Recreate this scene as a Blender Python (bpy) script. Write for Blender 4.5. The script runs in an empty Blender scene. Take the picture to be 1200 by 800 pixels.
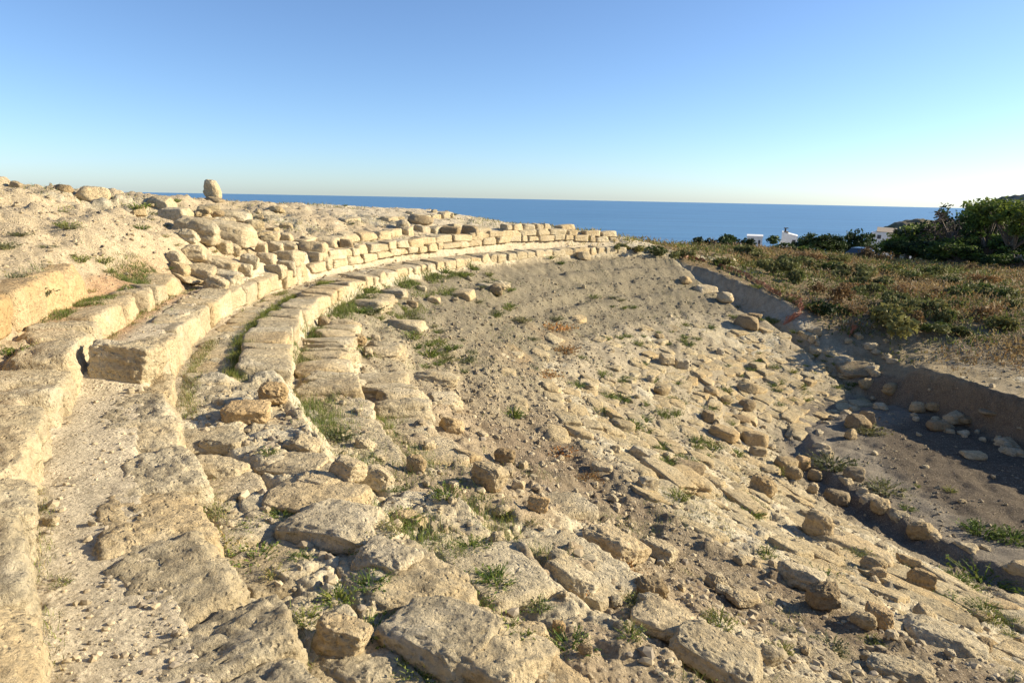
import bpy, math, random
import numpy as np
from mathutils import Vector, Matrix
from mathutils.bvhtree import BVHTree

S = bpy.context.scene
C = S.collection
R = math.radians

# ------------------------------------------------------------------ camera, sky, sun, exposure
EYE = 1.6
FPX = 800.0                                    # focal length in pixels of a 1200 px wide picture
ROLL = math.atan(0.019)
PITCH = math.atan((400 - 229.5) * math.cos(ROLL) / FPX)
cr, sr, cp, sp = math.cos(ROLL), math.sin(ROLL), math.cos(PITCH), math.sin(PITCH)
FWD = Vector((0, cp, -sp)); UP0 = Vector((0, sp, cp)); RT0 = Vector((1, 0, 0))
CX = RT0 * cr + UP0 * sr
CY = UP0 * cr - RT0 * sr
cam_d = bpy.data.cameras.new('camera'); cam = bpy.data.objects.new('camera', cam_d); C.objects.link(cam)
m3 = Matrix((CX, CY, -FWD)).transposed()
cam.matrix_world = Matrix.Translation((0, 0, EYE)) @ m3.to_4x4()
cam_d.sensor_width = 36; cam_d.lens = 36 * FPX / 1200
cam_d.clip_start = 0.05; cam_d.clip_end = 200000
S.camera = cam

SUN_EL, SUN_AZ = 21.5, 9.0                     # azimuth counted from +X towards +Y
W = bpy.data.worlds.new('World'); S.world = W; W.use_nodes = True
wn, wl = W.node_tree.nodes, W.node_tree.links
bg = wn['Background']; sky = wn.new('ShaderNodeTexSky'); sky.sky_type = 'NISHITA'
sky.sun_disc = False; sky.sun_elevation = R(SUN_EL); sky.sun_rotation = R(90 - SUN_AZ)
sky.altitude = 60; sky.air_density = 0.78; sky.dust_density = 0.38; sky.ozone_density = 4.8
hsv = wn.new('ShaderNodeHueSaturation'); hsv.inputs['Saturation'].default_value = .97
wl.new(sky.outputs[0], hsv.inputs['Color']); wl.new(hsv.outputs[0], bg.inputs[0]); bg.inputs[1].default_value = 0.095
sun_d = bpy.data.lights.new('sun', 'SUN'); sun = bpy.data.objects.new('sun', sun_d); C.objects.link(sun)
sun_d.energy = 4.7; sun_d.angle = R(0.53); sun_d.color = (1.0, 0.88, 0.66)
sdir = Vector((math.cos(R(SUN_EL)) * math.cos(R(SUN_AZ)), math.cos(R(SUN_EL)) * math.sin(R(SUN_AZ)), math.sin(R(SUN_EL))))
sun.rotation_euler = (-sdir).to_track_quat('-Z', 'Y').to_euler(); sun.location = (60, 20, 60)
S.view_settings.view_transform = 'Standard'; S.view_settings.look = 'None'
S.view_settings.exposure = 1.06; S.view_settings.gamma = 1.0
S.view_settings.use_curve_mapping = False

rng = np.random.default_rng(7); random.seed(7)

# ------------------------------------------------------------------ numeric helpers
def hsh(ix, iy, iz, s):
    n = (ix.astype(np.int64) * 374761393 + iy.astype(np.int64) * 668265263 + iz.astype(np.int64) * 2147483647 + s * 144269504) & 0xffffffff
    n = ((n ^ (n >> 13)) * 1274126177) & 0xffffffff
    n = ((n ^ (n >> 15)) * 2246822519) & 0xffffffff
    return ((n ^ (n >> 16)) & 0xffff) / 65535.0
def sm(t): return t * t * t * (t * (t * 6 - 15) + 10)
def vn2(x, y, s):
    x = np.asarray(x, float); y = np.asarray(y, float)
    x0 = np.floor(x); y0 = np.floor(y); fx = sm(x - x0); fy = sm(y - y0); z = np.zeros_like(x0)
    a = hsh(x0, y0, z, s); b = hsh(x0 + 1, y0, z, s); c = hsh(x0, y0 + 1, z, s); d = hsh(x0 + 1, y0 + 1, z, s)
    return (a * (1 - fx) + b * fx) * (1 - fy) + (c * (1 - fx) + d * fx) * fy - .5
def fbm(x, y, s, o=4, g=.5):
    v = 0; a = 1
    for i in range(o):
        v = v + a * vn2(x * 2 ** i + 17.3 * i, y * 2 ** i + 5.1 * i, s + i); a *= g
    return v
def vn3(p, s):
    x0 = np.floor(p); f = sm(p - x0); o = 0
    for i in (0, 1):
        for j in (0, 1):
            for k in (0, 1):
                w = (f[:, 0] if i else 1 - f[:, 0]) * (f[:, 1] if j else 1 - f[:, 1]) * (f[:, 2] if k else 1 - f[:, 2])
                o = o + w * hsh(x0[:, 0] + i, x0[:, 1] + j, x0[:, 2] + k, s)
    return o - .5
def worley(x, y, s):
    ix = np.floor(x); iy = np.floor(y); f1 = np.full(np.shape(x), 9.); f2 = f1.copy(); cr_ = np.zeros_like(f1); z = np.zeros_like(ix)
    tx = np.zeros_like(f1); ty = np.zeros_like(f1)
    for i in (-1, 0, 1):
        for j in (-1, 0, 1):
            cx = ix + i; cy = iy + j
            px = cx + hsh(cx, cy, z, s); py = cy + hsh(cx, cy, z, s + 1)
            d = np.hypot(px - x, py - y); n = d < f1
            f2 = np.where(n, f1, np.minimum(f2, d)); cr_ = np.where(n, hsh(cx, cy, z, s + 2), cr_)
            tx = np.where(n, x - px, tx); ty = np.where(n, y - py, ty); f1 = np.where(n, d, f1)
    return f1, f2, cr_, tx, ty
def sstep(a, b, x):
    t = np.clip((x - a) / (b - a), 0, 1); return t * t * (3 - 2 * t)
def band(x, a, b, w): return sstep(a - w, a + w, x) * (1 - sstep(b - w, b + w, x))

# ------------------------------------------------------------------ the lie of the land
CEN = np.array([13.07, 13.26])                 # centre of the orchestra
def polar(x, y):
    dx = x - CEN[0]; dy = y - CEN[1]
    return np.hypot(dx, dy), np.degrees(np.arctan2(dy, dx)) % 360
def cart(r, a): return CEN[0] + r * math.cos(R(a)), CEN[1] + r * math.sin(R(a))

UP = [(19.1, 226, .55), (21, 225, 1.2), (23, 225, 1.7), (27, 225, 1.9), (19.1, 205, .55), (20.5, 205, 1.1), (22.5, 205, 1.6), (25, 205, 1.75),
      (19.2, 196, .55), (20.4, 196, 1.05), (19.9, 189.4, .84), (21, 189, 1.28), (22, 184, 1.62), (24, 184, 1.66), (21, 179, .98), (20.6, 177, .6), (19.0, 190, .42), (18.6, 184, .30), (21.4, 173, 1.05),
      (23, 177, 1.55), (24.2, 170, 1.48), (26.8, 171, 1.6), (24.8, 164, 1.36), (28, 157, 1.25), (25.8, 155.5, 1.25), (25.1, 149.5, 1.17), (24.8, 143.6, 1.12), (23.4, 137.7, .98), (21.4, 136, .82),
      (19.5, 178, .45), (22, 162, .97), (20.5, 166, .72), (18.5, 172, .25), (18.5, 160, .16), (18.5, 145, .30), (18.5, 130, .40), (18.4, 122, .15), (18.2, 117, -.05),
      (19.5, 160, .46), (19.5, 145, .55), (19.5, 132, .5), (21, 150, .74), (21, 142, .76), (20.6, 128, .35),
      (32, 140, -.2), (33, 160, .6), (45, 140, -5), (45, 165, -3), (32, 190, 1.4), (30, 125, -1.2), (60, 130, -10), (60, 170, -8), (45, 200, 0)]
FL = [(5.6, 29.5, -.33), (7.2, 28.2, -1.0), (8.6, 26.4, -1.38), (10, 24.4, -2.1), (10.9, 22.6, -3.0), (11.05, 20.5, -3.35), (11.4, 19.8, -3.1), (11.6, 18.85, -2.96), (12.1, 17.8, -2.97), (12.8, 15.7, -2.97), (14, 12, -2.97), (20, 0, -2.8), (16.3, 5, -2.95),
      (13.4, 23.5, -2.4), (16, 17, -2.85), (20, 25, -2.3), (20.6, 28, -2.4), (14.3, 31.9, -1.9), (12, 36, -1.5), (8, 40, -1.15), (5, 36, -.85), (3.5, 45, -2.2), (13.2, 46.8, -1.5), (18.8, 50.9, -2.05), (24, 45, -2.4), (31, 43, -2.6),
      (35.6, 48.5, -3.1), (33, 65, -3.9), (25, 65, -3.6), (10, 60, -3), (50, 70, -4.6), (60, 40, -3), (40, 20, -2.8), (0, 55, -5), (30, 10, -2.8), (20, -20, -2.8), (0, -30, 1.5), (-30, -20, 3), (-40, 10, 2), (60, 0, -3), (40, -30, -2), (80, 60, -3.5), (30, 90, -6), (60, 100, -6)]
ctrl = [(*cart(r, a), z) for r, a, z in UP] + FL
CP = np.array(ctrl)
_d = np.hypot(CP[:, None, 0] - CP[None, :, 0], CP[:, None, 1] - CP[None, :, 1])
_n = len(CP); _A = np.zeros((_n + 3, _n + 3)); _A[:_n, :_n] = -_d + np.eye(_n) * .03
_P = np.c_[np.ones(_n), CP[:, :2]]; _A[:_n, _n:] = _P; _A[_n:, :_n] = _P.T
_w = np.linalg.solve(_A, np.r_[CP[:, 2], 0, 0, 0])
def land(x, y):
    o = _w[_n] + _w[_n + 1] * x + _w[_n + 2] * y
    for i in range(_n): o = o - _w[i] * np.hypot(x - CP[i, 0], y - CP[i, 1])
    return o

CUT = np.array([(2, 48), (4.6, 32.5), (7.2, 27.9), (10.0, 24.2), (10.9, 22.4), (10.95, 21.2), (11.2, 20.2), (11.46, 18.85), (12.12, 16.76), (12.5, 15.4), (13.4, 12.2), (15.4, 5), (18, -20)])
CUTW = np.array([2.0, .9, .10, .10, 1.5, 1.8, 1.3, .35, .11, .10, .10, .12, .5])
def cut_side(x, y):
    best = np.full(np.shape(x), 1e9); sg = np.zeros_like(best); wd = np.zeros_like(best)
    for i in range(len(CUT) - 1):
        a, b = CUT[i], CUT[i + 1]; d = b - a; t = np.clip(((x - a[0]) * d[0] + (y - a[1]) * d[1]) / (d @ d), 0, 1)
        dist = np.hypot(x - a[0] - t * d[0], y - a[1] - t * d[1]); s = np.sign(d[0] * (y - a[1]) - d[1] * (x - a[0]))
        n = dist < best; best = np.where(n, dist, best); sg = np.where(n, s, sg); wd = np.where(n, CUTW[i] * (1 - t) + CUTW[i + 1] * t, wd)
    return best * sg, wd                        # positive on the field side

ROW0, DR, DZ = 16.6, .82, .322
def tread(k): return -.34 - DZ * k              # row 0 is the seat under the walkway
def row_edge(k): return ROW0 - DR * k           # its inner lip

def erosion(r, a):
    near = sstep(172, 186, a)
    e = .92 - near * .50 * band(r, 14.9, 18, .3)
    e = np.where(r > 16.5, np.minimum(e, .12 + .5 * (1 - sstep(112, 128, a))), e)
    e = np.where((r < 16.5) & (r > 12.4) & (a < 185), .84, e)
    return e

def heights(x, y, detail=True):
    x = np.asarray(x, float); y = np.asarray(y, float)
    r, a = polar(x, y)
    wob = .10 * fbm(x * .9, y * .9, 3, 3)
    rr = r + wob
    # seating bowl
    kk = np.clip(np.floor((ROW0 - rr) / DR) + 1, 0, 11)
    fr = np.clip((row_edge(kk) + DR - rr) / DR, 0, 1); fr = np.where(kk == 0, np.clip((17.8 - rr) / 1.2, 0, 1), fr)
    st = tread(kk) - .03 - sstep(.90, 1.0, fr) * DZ * .5 + np.where(kk > 0, (1 - sstep(0, .10, fr)) * DZ * .5, 0)
    sl = -.36 - np.clip(17.3 - r, 0, 10.9) / 10.2 * 3.62
    e = erosion(r, a)
    bowl = st * (1 - e) + sl * e
    n1 = fbm(x * .55, y * .55, 11, 3)
    bowl = bowl + .14 * n1 * sstep(7.5, 10, r) * (1 - sstep(15.5, 16.6, r))
    bowl = bowl - .24 * band(r, 12.7, 14.1, .5) * sstep(186, 198, a) * (.7 + .8 * n1) - .12 * band(r, 11.8, 14.5, .8) * (1 - sstep(150, 190, a))
    sd0, _w0 = cut_side(x, y)
    bowl = bowl - .42 * band(sd0, -1.1, .3, .35) * band(a, 108.5, 113.2, 1.6)
    bowl = bowl + .10 * np.clip(fbm(x * .45, y * .45, 361, 3) + .25, 0, .6) * np.sin((r - 14.96 + .25 * fbm(x * .8, y * .8, 363, 2)) * 2 * math.pi / DR) * band(r, 13.2, 16.4, .2) * band(a, 112, 150, 8)
    # drain and orchestra floor
    floor = -4.03 + .05 * fbm(x * .4, y * .4, 21, 3) - .03 * sstep(6, 2, r)
    dr = band(r, 6.35, 6.9, .12) * sstep(148, 160, a)
    bowl = np.where(r < 7.55, np.maximum(np.minimum(bowl, -3.9), floor) if False else bowl, bowl)
    rs = r + 1.0 * (1 - sstep(138, 160, a))
    t = sstep(6.9, 7.5, rs)
    bowl = bowl * t + floor * (1 - t) - .13 * dr + .06 * band(r, 5.9, 6.3, .1) * sstep(148, 160, a) * (.6 + 1.2 * vn2(a * .4, r, 5))
    # walkway, ledge and upper ground
    zw = -.138 + .138 * (1 - sstep(203.6, 204.6, a)) + .03 * fbm(x * 1.3, y * 1.3, 31, 3)
    zw = zw - .2 * (1 - sstep(170, 174, a)) * sstep(135, 165, a) - .06 * (1 - sstep(135, 165, a))
    zw = zw * (1 - sstep(122, 112, a)) + sstep(122, 112, a) * -.15
    zl = np.where(a > 204, .12, .22) * 1.0
    up = land(x, y)
    up = up + .10 * fbm(x * .5, y * .5, 41, 4) * sstep(19, 20.5, r)
    soft = 1 - sstep(112, 128, a)
    w1 = sstep(17.85 - .9 * soft, 17.97 + .4 * soft, rr)
    h = bowl * (1 - w1) + zw * w1
    led = sstep(183, 189, a)
    w2 = sstep(18.58, 18.68, rr) * led
    h = h * (1 - w2) + zl * w2
    rw = np.where(a > 186, 19.12, 18.12)
    rw = 18.12 + 1.0 * sstep(181, 187, a) 
    wdt = .06 + .5 * band(a, 181, 193, 2) + 1.1 * soft
    w3 = sstep(rw - wdt, rw + wdt, rr)
    h = h * (1 - w3) + up * w3
    # cut edge towards the field
    sd, wd = cut_side(x, y)
    wob2 = .20 * fbm(x * 1.9, y * 1.9, 51, 4)
    wc = sstep(-wd, wd, sd + wob2 * np.minimum(1, wd * 4))
    wc = wc * (1 - sstep(17.2, 18.4, r) * (a > 100))
    fld = up + .10 * fbm(x * .25, y * .25, 61, 3) + .06 * fbm(x * 1.1, y * 1.1, 62, 3)
    h = h * (1 - wc) + fld * wc
    # the eroded mound on the left: gullies, and a scarp where the dig cuts into it
    md = band(a, 168, 232, 5) * sstep(18.9, 20.2, r)
    h = h + md * (.30 * np.abs(fbm(x * .8, y * .8, 301, 5)) + .16 * fbm(x * 2.2, y * 2.2, 305, 4) - .05)
    sc = sstep(172.5, 174.5, a + 3.0 * fbm(x * .8, y * .8, 311, 3)) * (1 - sstep(184, 190, a)) * band(r, 18.9, 20.4, .35)
    h = h + .34 * sc
    rn = band(a, 150, 178, 3) * sstep(18.6, 19.2, r) * (1 - sstep(24, 26, r))
    h = h + rn * .22 * (np.round(fbm(x * .8, y * .8, 321, 3) * 4) / 4 + .35 * fbm(x * 2.5, y * 2.5, 325, 3))
    # far off the land falls to the sea
    d = np.hypot(x, y)
    h = h - np.clip(d - 84, 0, None) * .30
    if detail:
        rock, _ = rock_mask(x, y, r, a, sd)
        near = 1 - sstep(25, 60, d)
        f1, f2, cr_, tx, ty = worley(x * 1.7 + .35 * vn2(x * 4, y * 4, 70), y * 1.7 + .35 * vn2(x * 4, y * 4, 71), 72)
        slab = (cr_ - .45) * .07 + (tx * (cr_ * 7 % 1 - .5) + ty * (cr_ * 13 % 1 - .5)) * .10 - .05 * (1 - sstep(0, .12, f2 - f1))
        g1, g2, gr, gx, gy = worley(x * 5 + .4 * vn2(x * 9, y * 9, 75), y * 5 + .4 * vn2(x * 9, y * 9, 76), 77)
        chunk = (gr - .5) * .045 - .02 * (1 - sstep(0, .2, g2 - g1))
        flat = 1 - .75 * band(r, 17.6, 18.45, .1) * (a > 120) * (a < 230)
        h = h + near * flat * (rock * (slab + chunk) * .8 + (1 - rock * .6) * (.075 * fbm(x * 2.6, y * 2.6, 81, 4) + np.where(r < 6.3, .012, .035) * fbm(x * 8, y * 8, 85, 4, .65)) + rock * .03 * fbm(x * 6, y * 6, 91, 4))
        lump = np.clip(gr - .72, 0, 1) * sstep(.5, .15, g1) * .22
        h = h + .03 * near * np.abs(fbm(x * 5, y * 5, 351, 3)) * band(r, 14.2, 17.7, .2) * (a > 190)
        h = h + near * flat * lump * (1 - rock) * (.35 + 1.0 * (r < 16)) * np.where(r < 6.2, .2, 1)
    return h

def rock_mask(x, y, r, a, sd):
    n = fbm(x * .5 + 3, y * .5, 101, 4) + .5 * fbm(x * 1.9, y * 1.9, 105, 3)
    nr = sstep(186, 197, a)
    rk = band(r, 14.7, 17.7, .35) * nr * .28
    rk = np.maximum(rk, band(r, 7.2, 11.7, .5) * (.40 + .34 * sstep(178, 200, a)))
    rk = np.maximum(rk, band(r, 11.0, 12.5, .35) * band(a, 165, 226, 6) * .50)
    rk = np.maximum(rk, band(r, 14.1, 14.9, .3) * sstep(204, 211, a) * .34)
    rk = np.maximum(rk, band(r, 16.5, 17.7, .2) * .8)
    rk = np.maximum(rk, sstep(17.7, 18, r) * (sd < 0.5) * .28 * (1 - sstep(27, 34, r)))
    rk = np.where(r < 6.9, .12, rk)
    rk = np.where((sd > 0.2) & (r < 17.5), .15, rk)
    return sstep(.38, .62, rk + n * .55), n

def tree_grid():
    an = np.r_[np.arange(-180, -66, 3.), np.arange(-66, 66.01, 1 / 6.0), np.arange(69, 180, 3.)]
    ds = [.35, .6]; d = .8
    while d < 700:
        ds.append(d); d += max(.011, .00085 * d * d) if d < 7.5 else (.0065 * d if d < 42 else (.012 * d if d < 110 else .05 * d))
    return np.radians(an), np.array(ds)
AN, DS = tree_grid()
gx = np.sin(AN)[None, :] * DS[:, None]; gy = np.cos(AN)[None, :] * DS[:, None]
gz = np.concatenate([heights(gx[i:i + 60], gy[i:i + 60]) for i in range(0, len(DS), 60)])
gz = np.maximum(gz, -75)
nd, na = gx.shape
V = np.c_[gx.ravel(), gy.ravel(), gz.ravel()]
i0 = (np.arange(nd - 1)[:, None] * na + np.arange(na)[None, :]); i1 = (np.arange(nd - 1)[:, None] * na + (np.arange(na)[None, :] + 1) % na)
Q = np.stack([i0, i1, i1 + na, i0 + na], -1).reshape(-1, 4)[:, ::-1]
cz = float(heights(np.array([0.]), np.array([0.]), False)[0])

def mesh_np(name, verts, faces, smooth=True, cols=None, alpha=None, mats=()):
    """faces: (n,3) or (n,4) array, or a list of such arrays"""
    fl = faces if isinstance(faces, list) else [faces]
    me = bpy.data.meshes.new(name)
    me.vertices.add(len(verts)); me.vertices.foreach_set('co', np.asarray(verts, np.float32).ravel())
    idx = np.concatenate([f.ravel() for f in fl]).astype(np.int32)
    tot = np.concatenate([np.full(len(f), f.shape[1], np.int32) for f in fl])
    me.loops.add(len(idx)); me.loops.foreach_set('vertex_index', idx)
    me.polygons.add(len(tot)); me.polygons.foreach_set('loop_start', np.r_[0, np.cumsum(tot)[:-1]].astype(np.int32))
    me.update(calc_edges=True)
    me.polygons.foreach_set('use_smooth', np.full(len(tot), smooth))
    if cols is not None:
        at = me.color_attributes.new('col', 'FLOAT_COLOR', 'POINT')
        c4 = np.ones((len(verts), 4), np.float32); c4[:, :3] = cols
        if alpha is not None: c4[:, 3] = alpha
        at.data.foreach_set('color', c4.ravel())
    for m in mats: me.materials.append(m)
    me.validate() if False else None
    return me
def link(name, me, loc=(0, 0, 0), parent=None, label=None, cat=None, group=None, kind=None, rot=None, scale=None):
    o = bpy.data.objects.new(name, me); C.objects.link(o); o.location = loc
    if rot is not None: o.rotation_euler = rot
    if scale is not None: o.scale = scale
    if parent is not None: o.parent = parent
    for k, v in (('label', label), ('category', cat), ('group', group), ('kind', kind)):
        if v: o[k] = v
    return o

# ------------------------------------------------------------------ materials
def new_mat(name):
    m = bpy.data.materials.new(name); m.use_nodes = True
    return m, m.node_tree.nodes, m.node_tree.links, m.node_tree.nodes['Principled BSDF']
def nz(N, L, vec, scale, detail=6, rough=.6):
    t = N.new('ShaderNodeTexNoise'); t.inputs['Scale'].default_value = scale; t.inputs['Detail'].default_value = detail; t.inputs['Roughness'].default_value = rough
    L.new(vec, t.inputs['Vector']); return t.outputs['Fac']
def ramp(N, L, fac, stops):
    c = N.new('ShaderNodeValToRGB'); e = c.color_ramp.elements
    while len(e) < len(stops): e.new(.5)
    for el, (p, col) in zip(e, stops): el.position = p; el.color = (*col, 1) if len(col) == 3 else col
    L.new(fac, c.inputs[0]); return c.outputs[0]
def mixc(N, L, fac, a, b, mode='MIX'):
    m = N.new('ShaderNodeMix'); m.data_type = 'RGBA'; m.blend_type = mode
    for s, v in ((m.inputs[0], fac), (m.inputs[6], a), (m.inputs[7], b)):
        if hasattr(v, 'is_linked'): L.new(v, s)
        else: s.default_value = v if not isinstance(v, tuple) else (*v, 1)
    return m.outputs[2]
def mth(N, L, op, a, b=0., clamp=False):
    m = N.new('ShaderNodeMath'); m.operation = op; m.use_clamp = clamp
    for s, v in ((m.inputs[0], a), (m.inputs[1], b)):
        if hasattr(v, 'is_linked'): L.new(v, s)
        else: s.default_value = v
    return m.outputs[0]
GREY = lambda v: (v, v, v)
ROCKA, ROCKB, ROCKC, LICH = (.54, .455, .30), (.48, .38, .23), (.62, .55, .405), (.22, .20, .155)

def rock_nodes(N, L, vec, rnd=None):
    """colour and height of weathered limestone"""
    base = ramp(N, L, nz(N, L, vec, 1.6, 5), [(.3, ROCKB), (.5, ROCKA), (.72, ROCKC)])
    fine = nz(N, L, vec, 22, 8, .7)
    col = mixc(N, L, .75, base, ramp(N, L, fine, [(.3, GREY(.38)), (.50, GREY(.95)), (.7, GREY(1.2))]), 'MULTIPLY')
    geo = N.new('ShaderNodeNewGeometry'); sx = N.new('ShaderNodeSeparateXYZ'); L.new(geo.outputs['Normal'], sx.inputs[0])
    topw = ramp(N, L, sx.outputs['Z'], [(.35, GREY(.15)), (.85, GREY(1))])
    li = ramp(N, L, nz(N, L, vec, 12, 10, .78), [(.49, GREY(0)), (.57, GREY(1))])
    li2 = mth(N, L, 'MULTIPLY', mth(N, L, 'MULTIPLY', li, topw), .5)
    col = mixc(N, L, li2, col, LICH)
    vo = N.new('ShaderNodeTexVoronoi'); vo.inputs['Scale'].default_value = 26; L.new(vec, vo.inputs['Vector'])
    pit = ramp(N, L, vo.outputs['Distance'], [(.08, GREY(0)), (.30, GREY(1))])
    big = nz(N, L, vec, 5, 6, .65)
    h = mth(N, L, 'ADD', mth(N, L, 'MULTIPLY', fine, .75), mth(N, L, 'MULTIPLY', pit, .30))
    h = mth(N, L, 'ADD', h, mth(N, L, 'MULTIPLY', big, 1.3))
    if rnd is not None:
        col = mixc(N, L, .9, col, ramp(N, L, rnd, [(0, (.86, .83, .79)), (.3, (.98, .95, .9)), (.6, (1.05, 1.0, .93)), (.85, (1.06, .98, .87)), (1, (1.0, .90, .76))]), 'MULTIPLY')
    return col, h

def rock_material(name, tint=None, bump=.06):
    m, N, L, b = new_mat(name)
    geo = N.new('ShaderNodeNewGeometry'); oi = N.new('ShaderNodeObjectInfo')
    vadd = N.new('ShaderNodeVectorMath'); vadd.operation = 'ADD'; L.new(geo.outputs['Position'], vadd.inputs[0]); L.new(oi.outputs['Random'], vadd.inputs[1])
    col, h = rock_nodes(N, L, vadd.outputs[0], oi.outputs['Random'])
    if tint: col = mixc(N, L, 1.0, col, tint, 'MULTIPLY')
    L.new(col, b.inputs['Base Color']); b.inputs['Roughness'].default_value = .92; b.inputs['Specular IOR Level'].default_value = .15
    bp = N.new('ShaderNodeBump'); bp.inputs['Strength'].default_value = .9; bp.inputs['Distance'].default_value = bump
    L.new(h, bp.inputs['Height']); L.new(bp.outputs[0], b.inputs['Normal'])
    return m
M_ROCK = rock_material('limestone')
M_ORANGE = rock_material('ochre_limestone', (1.0, .87, .72))
M_TAN = rock_material('tan_stone', (.86, .80, .71))
M_LICHEN = rock_material('lichen_limestone', (.92, .90, .84))
M_GREY = rock_material('grey_stone', (.62, .58, .54))

def ground_material():
    m, N, L, b = new_mat('ground_soil')
    geo = N.new('ShaderNodeNewGeometry'); vec = geo.outputs['Position']
    at = N.new('ShaderNodeVertexColor'); at.layer_name = 'col'
    rcol, rh = rock_nodes(N, L, vec)
    g = nz(N, L, vec, 38, 8, .75); g2 = nz(N, L, vec, 6, 8, .7)
    vo = N.new('ShaderNodeTexVoronoi'); vo.inputs['Scale'].default_value = 34; L.new(vec, vo.inputs['Vector'])
    sv = N.new('ShaderNodeSeparateColor'); L.new(vo.outputs['Color'], sv.inputs[0])
    grit = mth(N, L, 'MULTIPLY', ramp(N, L, vo.outputs['Distance'], [(.25, GREY(1)), (.5, GREY(0))]), ramp(N, L, sv.outputs[0], [(.55, GREY(0)), (.7, GREY(1))]))
    soil = mixc(N, L, 1, at.outputs['Color'], ramp(N, L, g, [(.28, GREY(.42)), (.5, GREY(.97)), (.72, GREY(1.36))]), 'MULTIPLY')
    soil = mixc(N, L, .8, soil, ramp(N, L, g2, [(.3, GREY(.6)), (.52, GREY(1.0)), (.72, GREY(1.25))]), 'MULTIPLY')
    soil = mixc(N, L, mth(N, L, 'MULTIPLY', grit, .55), soil, mixc(N, L, .55, at.outputs['Color'], (.62, .52, .38)))
    edge = mth(N, L, 'ADD', at.outputs['Alpha'], mth(N, L, 'MULTIPLY', mth(N, L, 'SUBTRACT', nz(N, L, vec, 9, 8, .7), .5), 1.1))
    fac = ramp(N, L, edge, [(.42, GREY(0)), (.60, GREY(1))])
    col = mixc(N, L, fac, soil, rcol)
    L.new(col, b.inputs['Base Color']); b.inputs['Roughness'].default_value = .95; b.inputs['Specular IOR Level'].default_value = .1
    sh = mth(N, L, 'ADD', mth(N, L, 'MULTIPLY', g, .8), mth(N, L, 'MULTIPLY', grit, .35)); sh = mth(N, L, 'ADD', sh, mth(N, L, 'MULTIPLY', g2, .9))
    mx = N.new('ShaderNodeMix'); L.new(fac, mx.inputs[0]); L.new(sh, mx.inputs[2]); L.new(rh, mx.inputs[3])
    bp = N.new('ShaderNodeBump'); bp.inputs['Strength'].default_value = .8; bp.inputs['Distance'].default_value = .05
    L.new(mx.outputs[0], bp.inputs['Height']); L.new(bp.outputs[0], b.inputs['Normal'])
    return m
M_GROUND = ground_material()

def soil_colours(x, y):
    r, a = polar(x, y); sd, wd = cut_side(x, y)
    n = fbm(x * .35, y * .35, 201, 4); n2 = fbm(x * 1.3, y * 1.3, 205, 3)
    col = np.empty(x.shape + (3,)); col[:] = (.62, .52, .36)
    def lay(w, c):
        w = np.clip(w, 0, 1)[..., None]; col[:] = col * (1 - w) + np.array(c) * w
    bowl = 1 - sstep(16.3, 16.9, r)
    lay(bowl, (.36, .295, .19))
    lay(bowl * sstep(-.05, .25, n), (.41, .345, .225))
    lay(bowl * band(r, 11.5, 16.3, .5) * (1 - sstep(168, 190, a)) * .85, (.232, .198, .132))
    lay(band(r, 12.2, 14.5, .4) * sstep(184, 196, a) * (.85 + n2), (.235, .178, .115))
    lay(band(r, 9.5, 13.4, .8) * band(a, 158, 176, 6) * sstep(-.05, .2, n2) * .55, (.42, .27, .13))
    lay(band(r, 14.2, 17.75, .25) * sstep(186, 198, a) * (.8 + n2), (.42, .325, .205))
    lay(band(r, 7.3, 12.2, .4) * (.8 + n), (.42, .35, .235))
    lay((r > 18.5) * band(a, 150, 230, 4) * 1.0, (.52, .415, .265))
    lay(band(r, 18.3, 19.2, .1) * band(a, 187, 200, 3) * .8, (.47, .285, .15))
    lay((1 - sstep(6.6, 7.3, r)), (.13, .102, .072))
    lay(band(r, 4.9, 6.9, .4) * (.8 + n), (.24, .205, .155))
    lay(sstep(-.1, .3, sd) * (r < 18.2) , (.36, .29, .185))
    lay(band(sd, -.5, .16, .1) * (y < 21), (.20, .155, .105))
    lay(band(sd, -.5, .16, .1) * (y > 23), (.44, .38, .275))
    f_all = sstep(-.1, .3, sd) * ((r < 18.2) | (a < 100))
    f = sstep(-.1, .3, sd) * sstep(-.12, .12, n) * ((r < 18.2) | (a < 100))
    lay(f * .55, (.27, .21, .12))
    lay(f_all * sstep(24, 30, np.hypot(x, y)), (.20, .145, .078))
    lay(sstep(17.6, 19, r) * (a < 117) * .8, (.30, .235, .135))
    return col
hh, aa = polar(gx.ravel(), gy.ravel())
sdv, _ = cut_side(gx.ravel(), gy.ravel())
rk, _ = rock_mask(gx.ravel(), gy.ravel(), hh, aa, sdv)
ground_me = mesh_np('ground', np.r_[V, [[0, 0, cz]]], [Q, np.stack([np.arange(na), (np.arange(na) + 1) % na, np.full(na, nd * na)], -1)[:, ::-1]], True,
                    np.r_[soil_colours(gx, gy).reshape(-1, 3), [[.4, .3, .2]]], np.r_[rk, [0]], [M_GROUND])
ground = link('ground', ground_me, kind='structure')
BVH = BVHTree.FromPolygons(V.tolist(), Q.tolist())
def gz_at(x, y):
    h = BVH.ray_cast(Vector((x, y, 60)), Vector((0, 0, -1)))
    return h[0].z if h[0] is not None else -4.
def pix(px, py):
    """where the sight line through this point of the photograph meets the ground"""
    d = (FWD + CX * ((px - 600) / FPX) + CY * ((400 - py) / FPX)).normalized()
    h = BVH.ray_cast(Vector((0, 0, EYE)), d)
    return h[0], h[1], (h[0] - Vector((0, 0, EYE))).dot(FWD) if h[0] is not None else None

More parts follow.
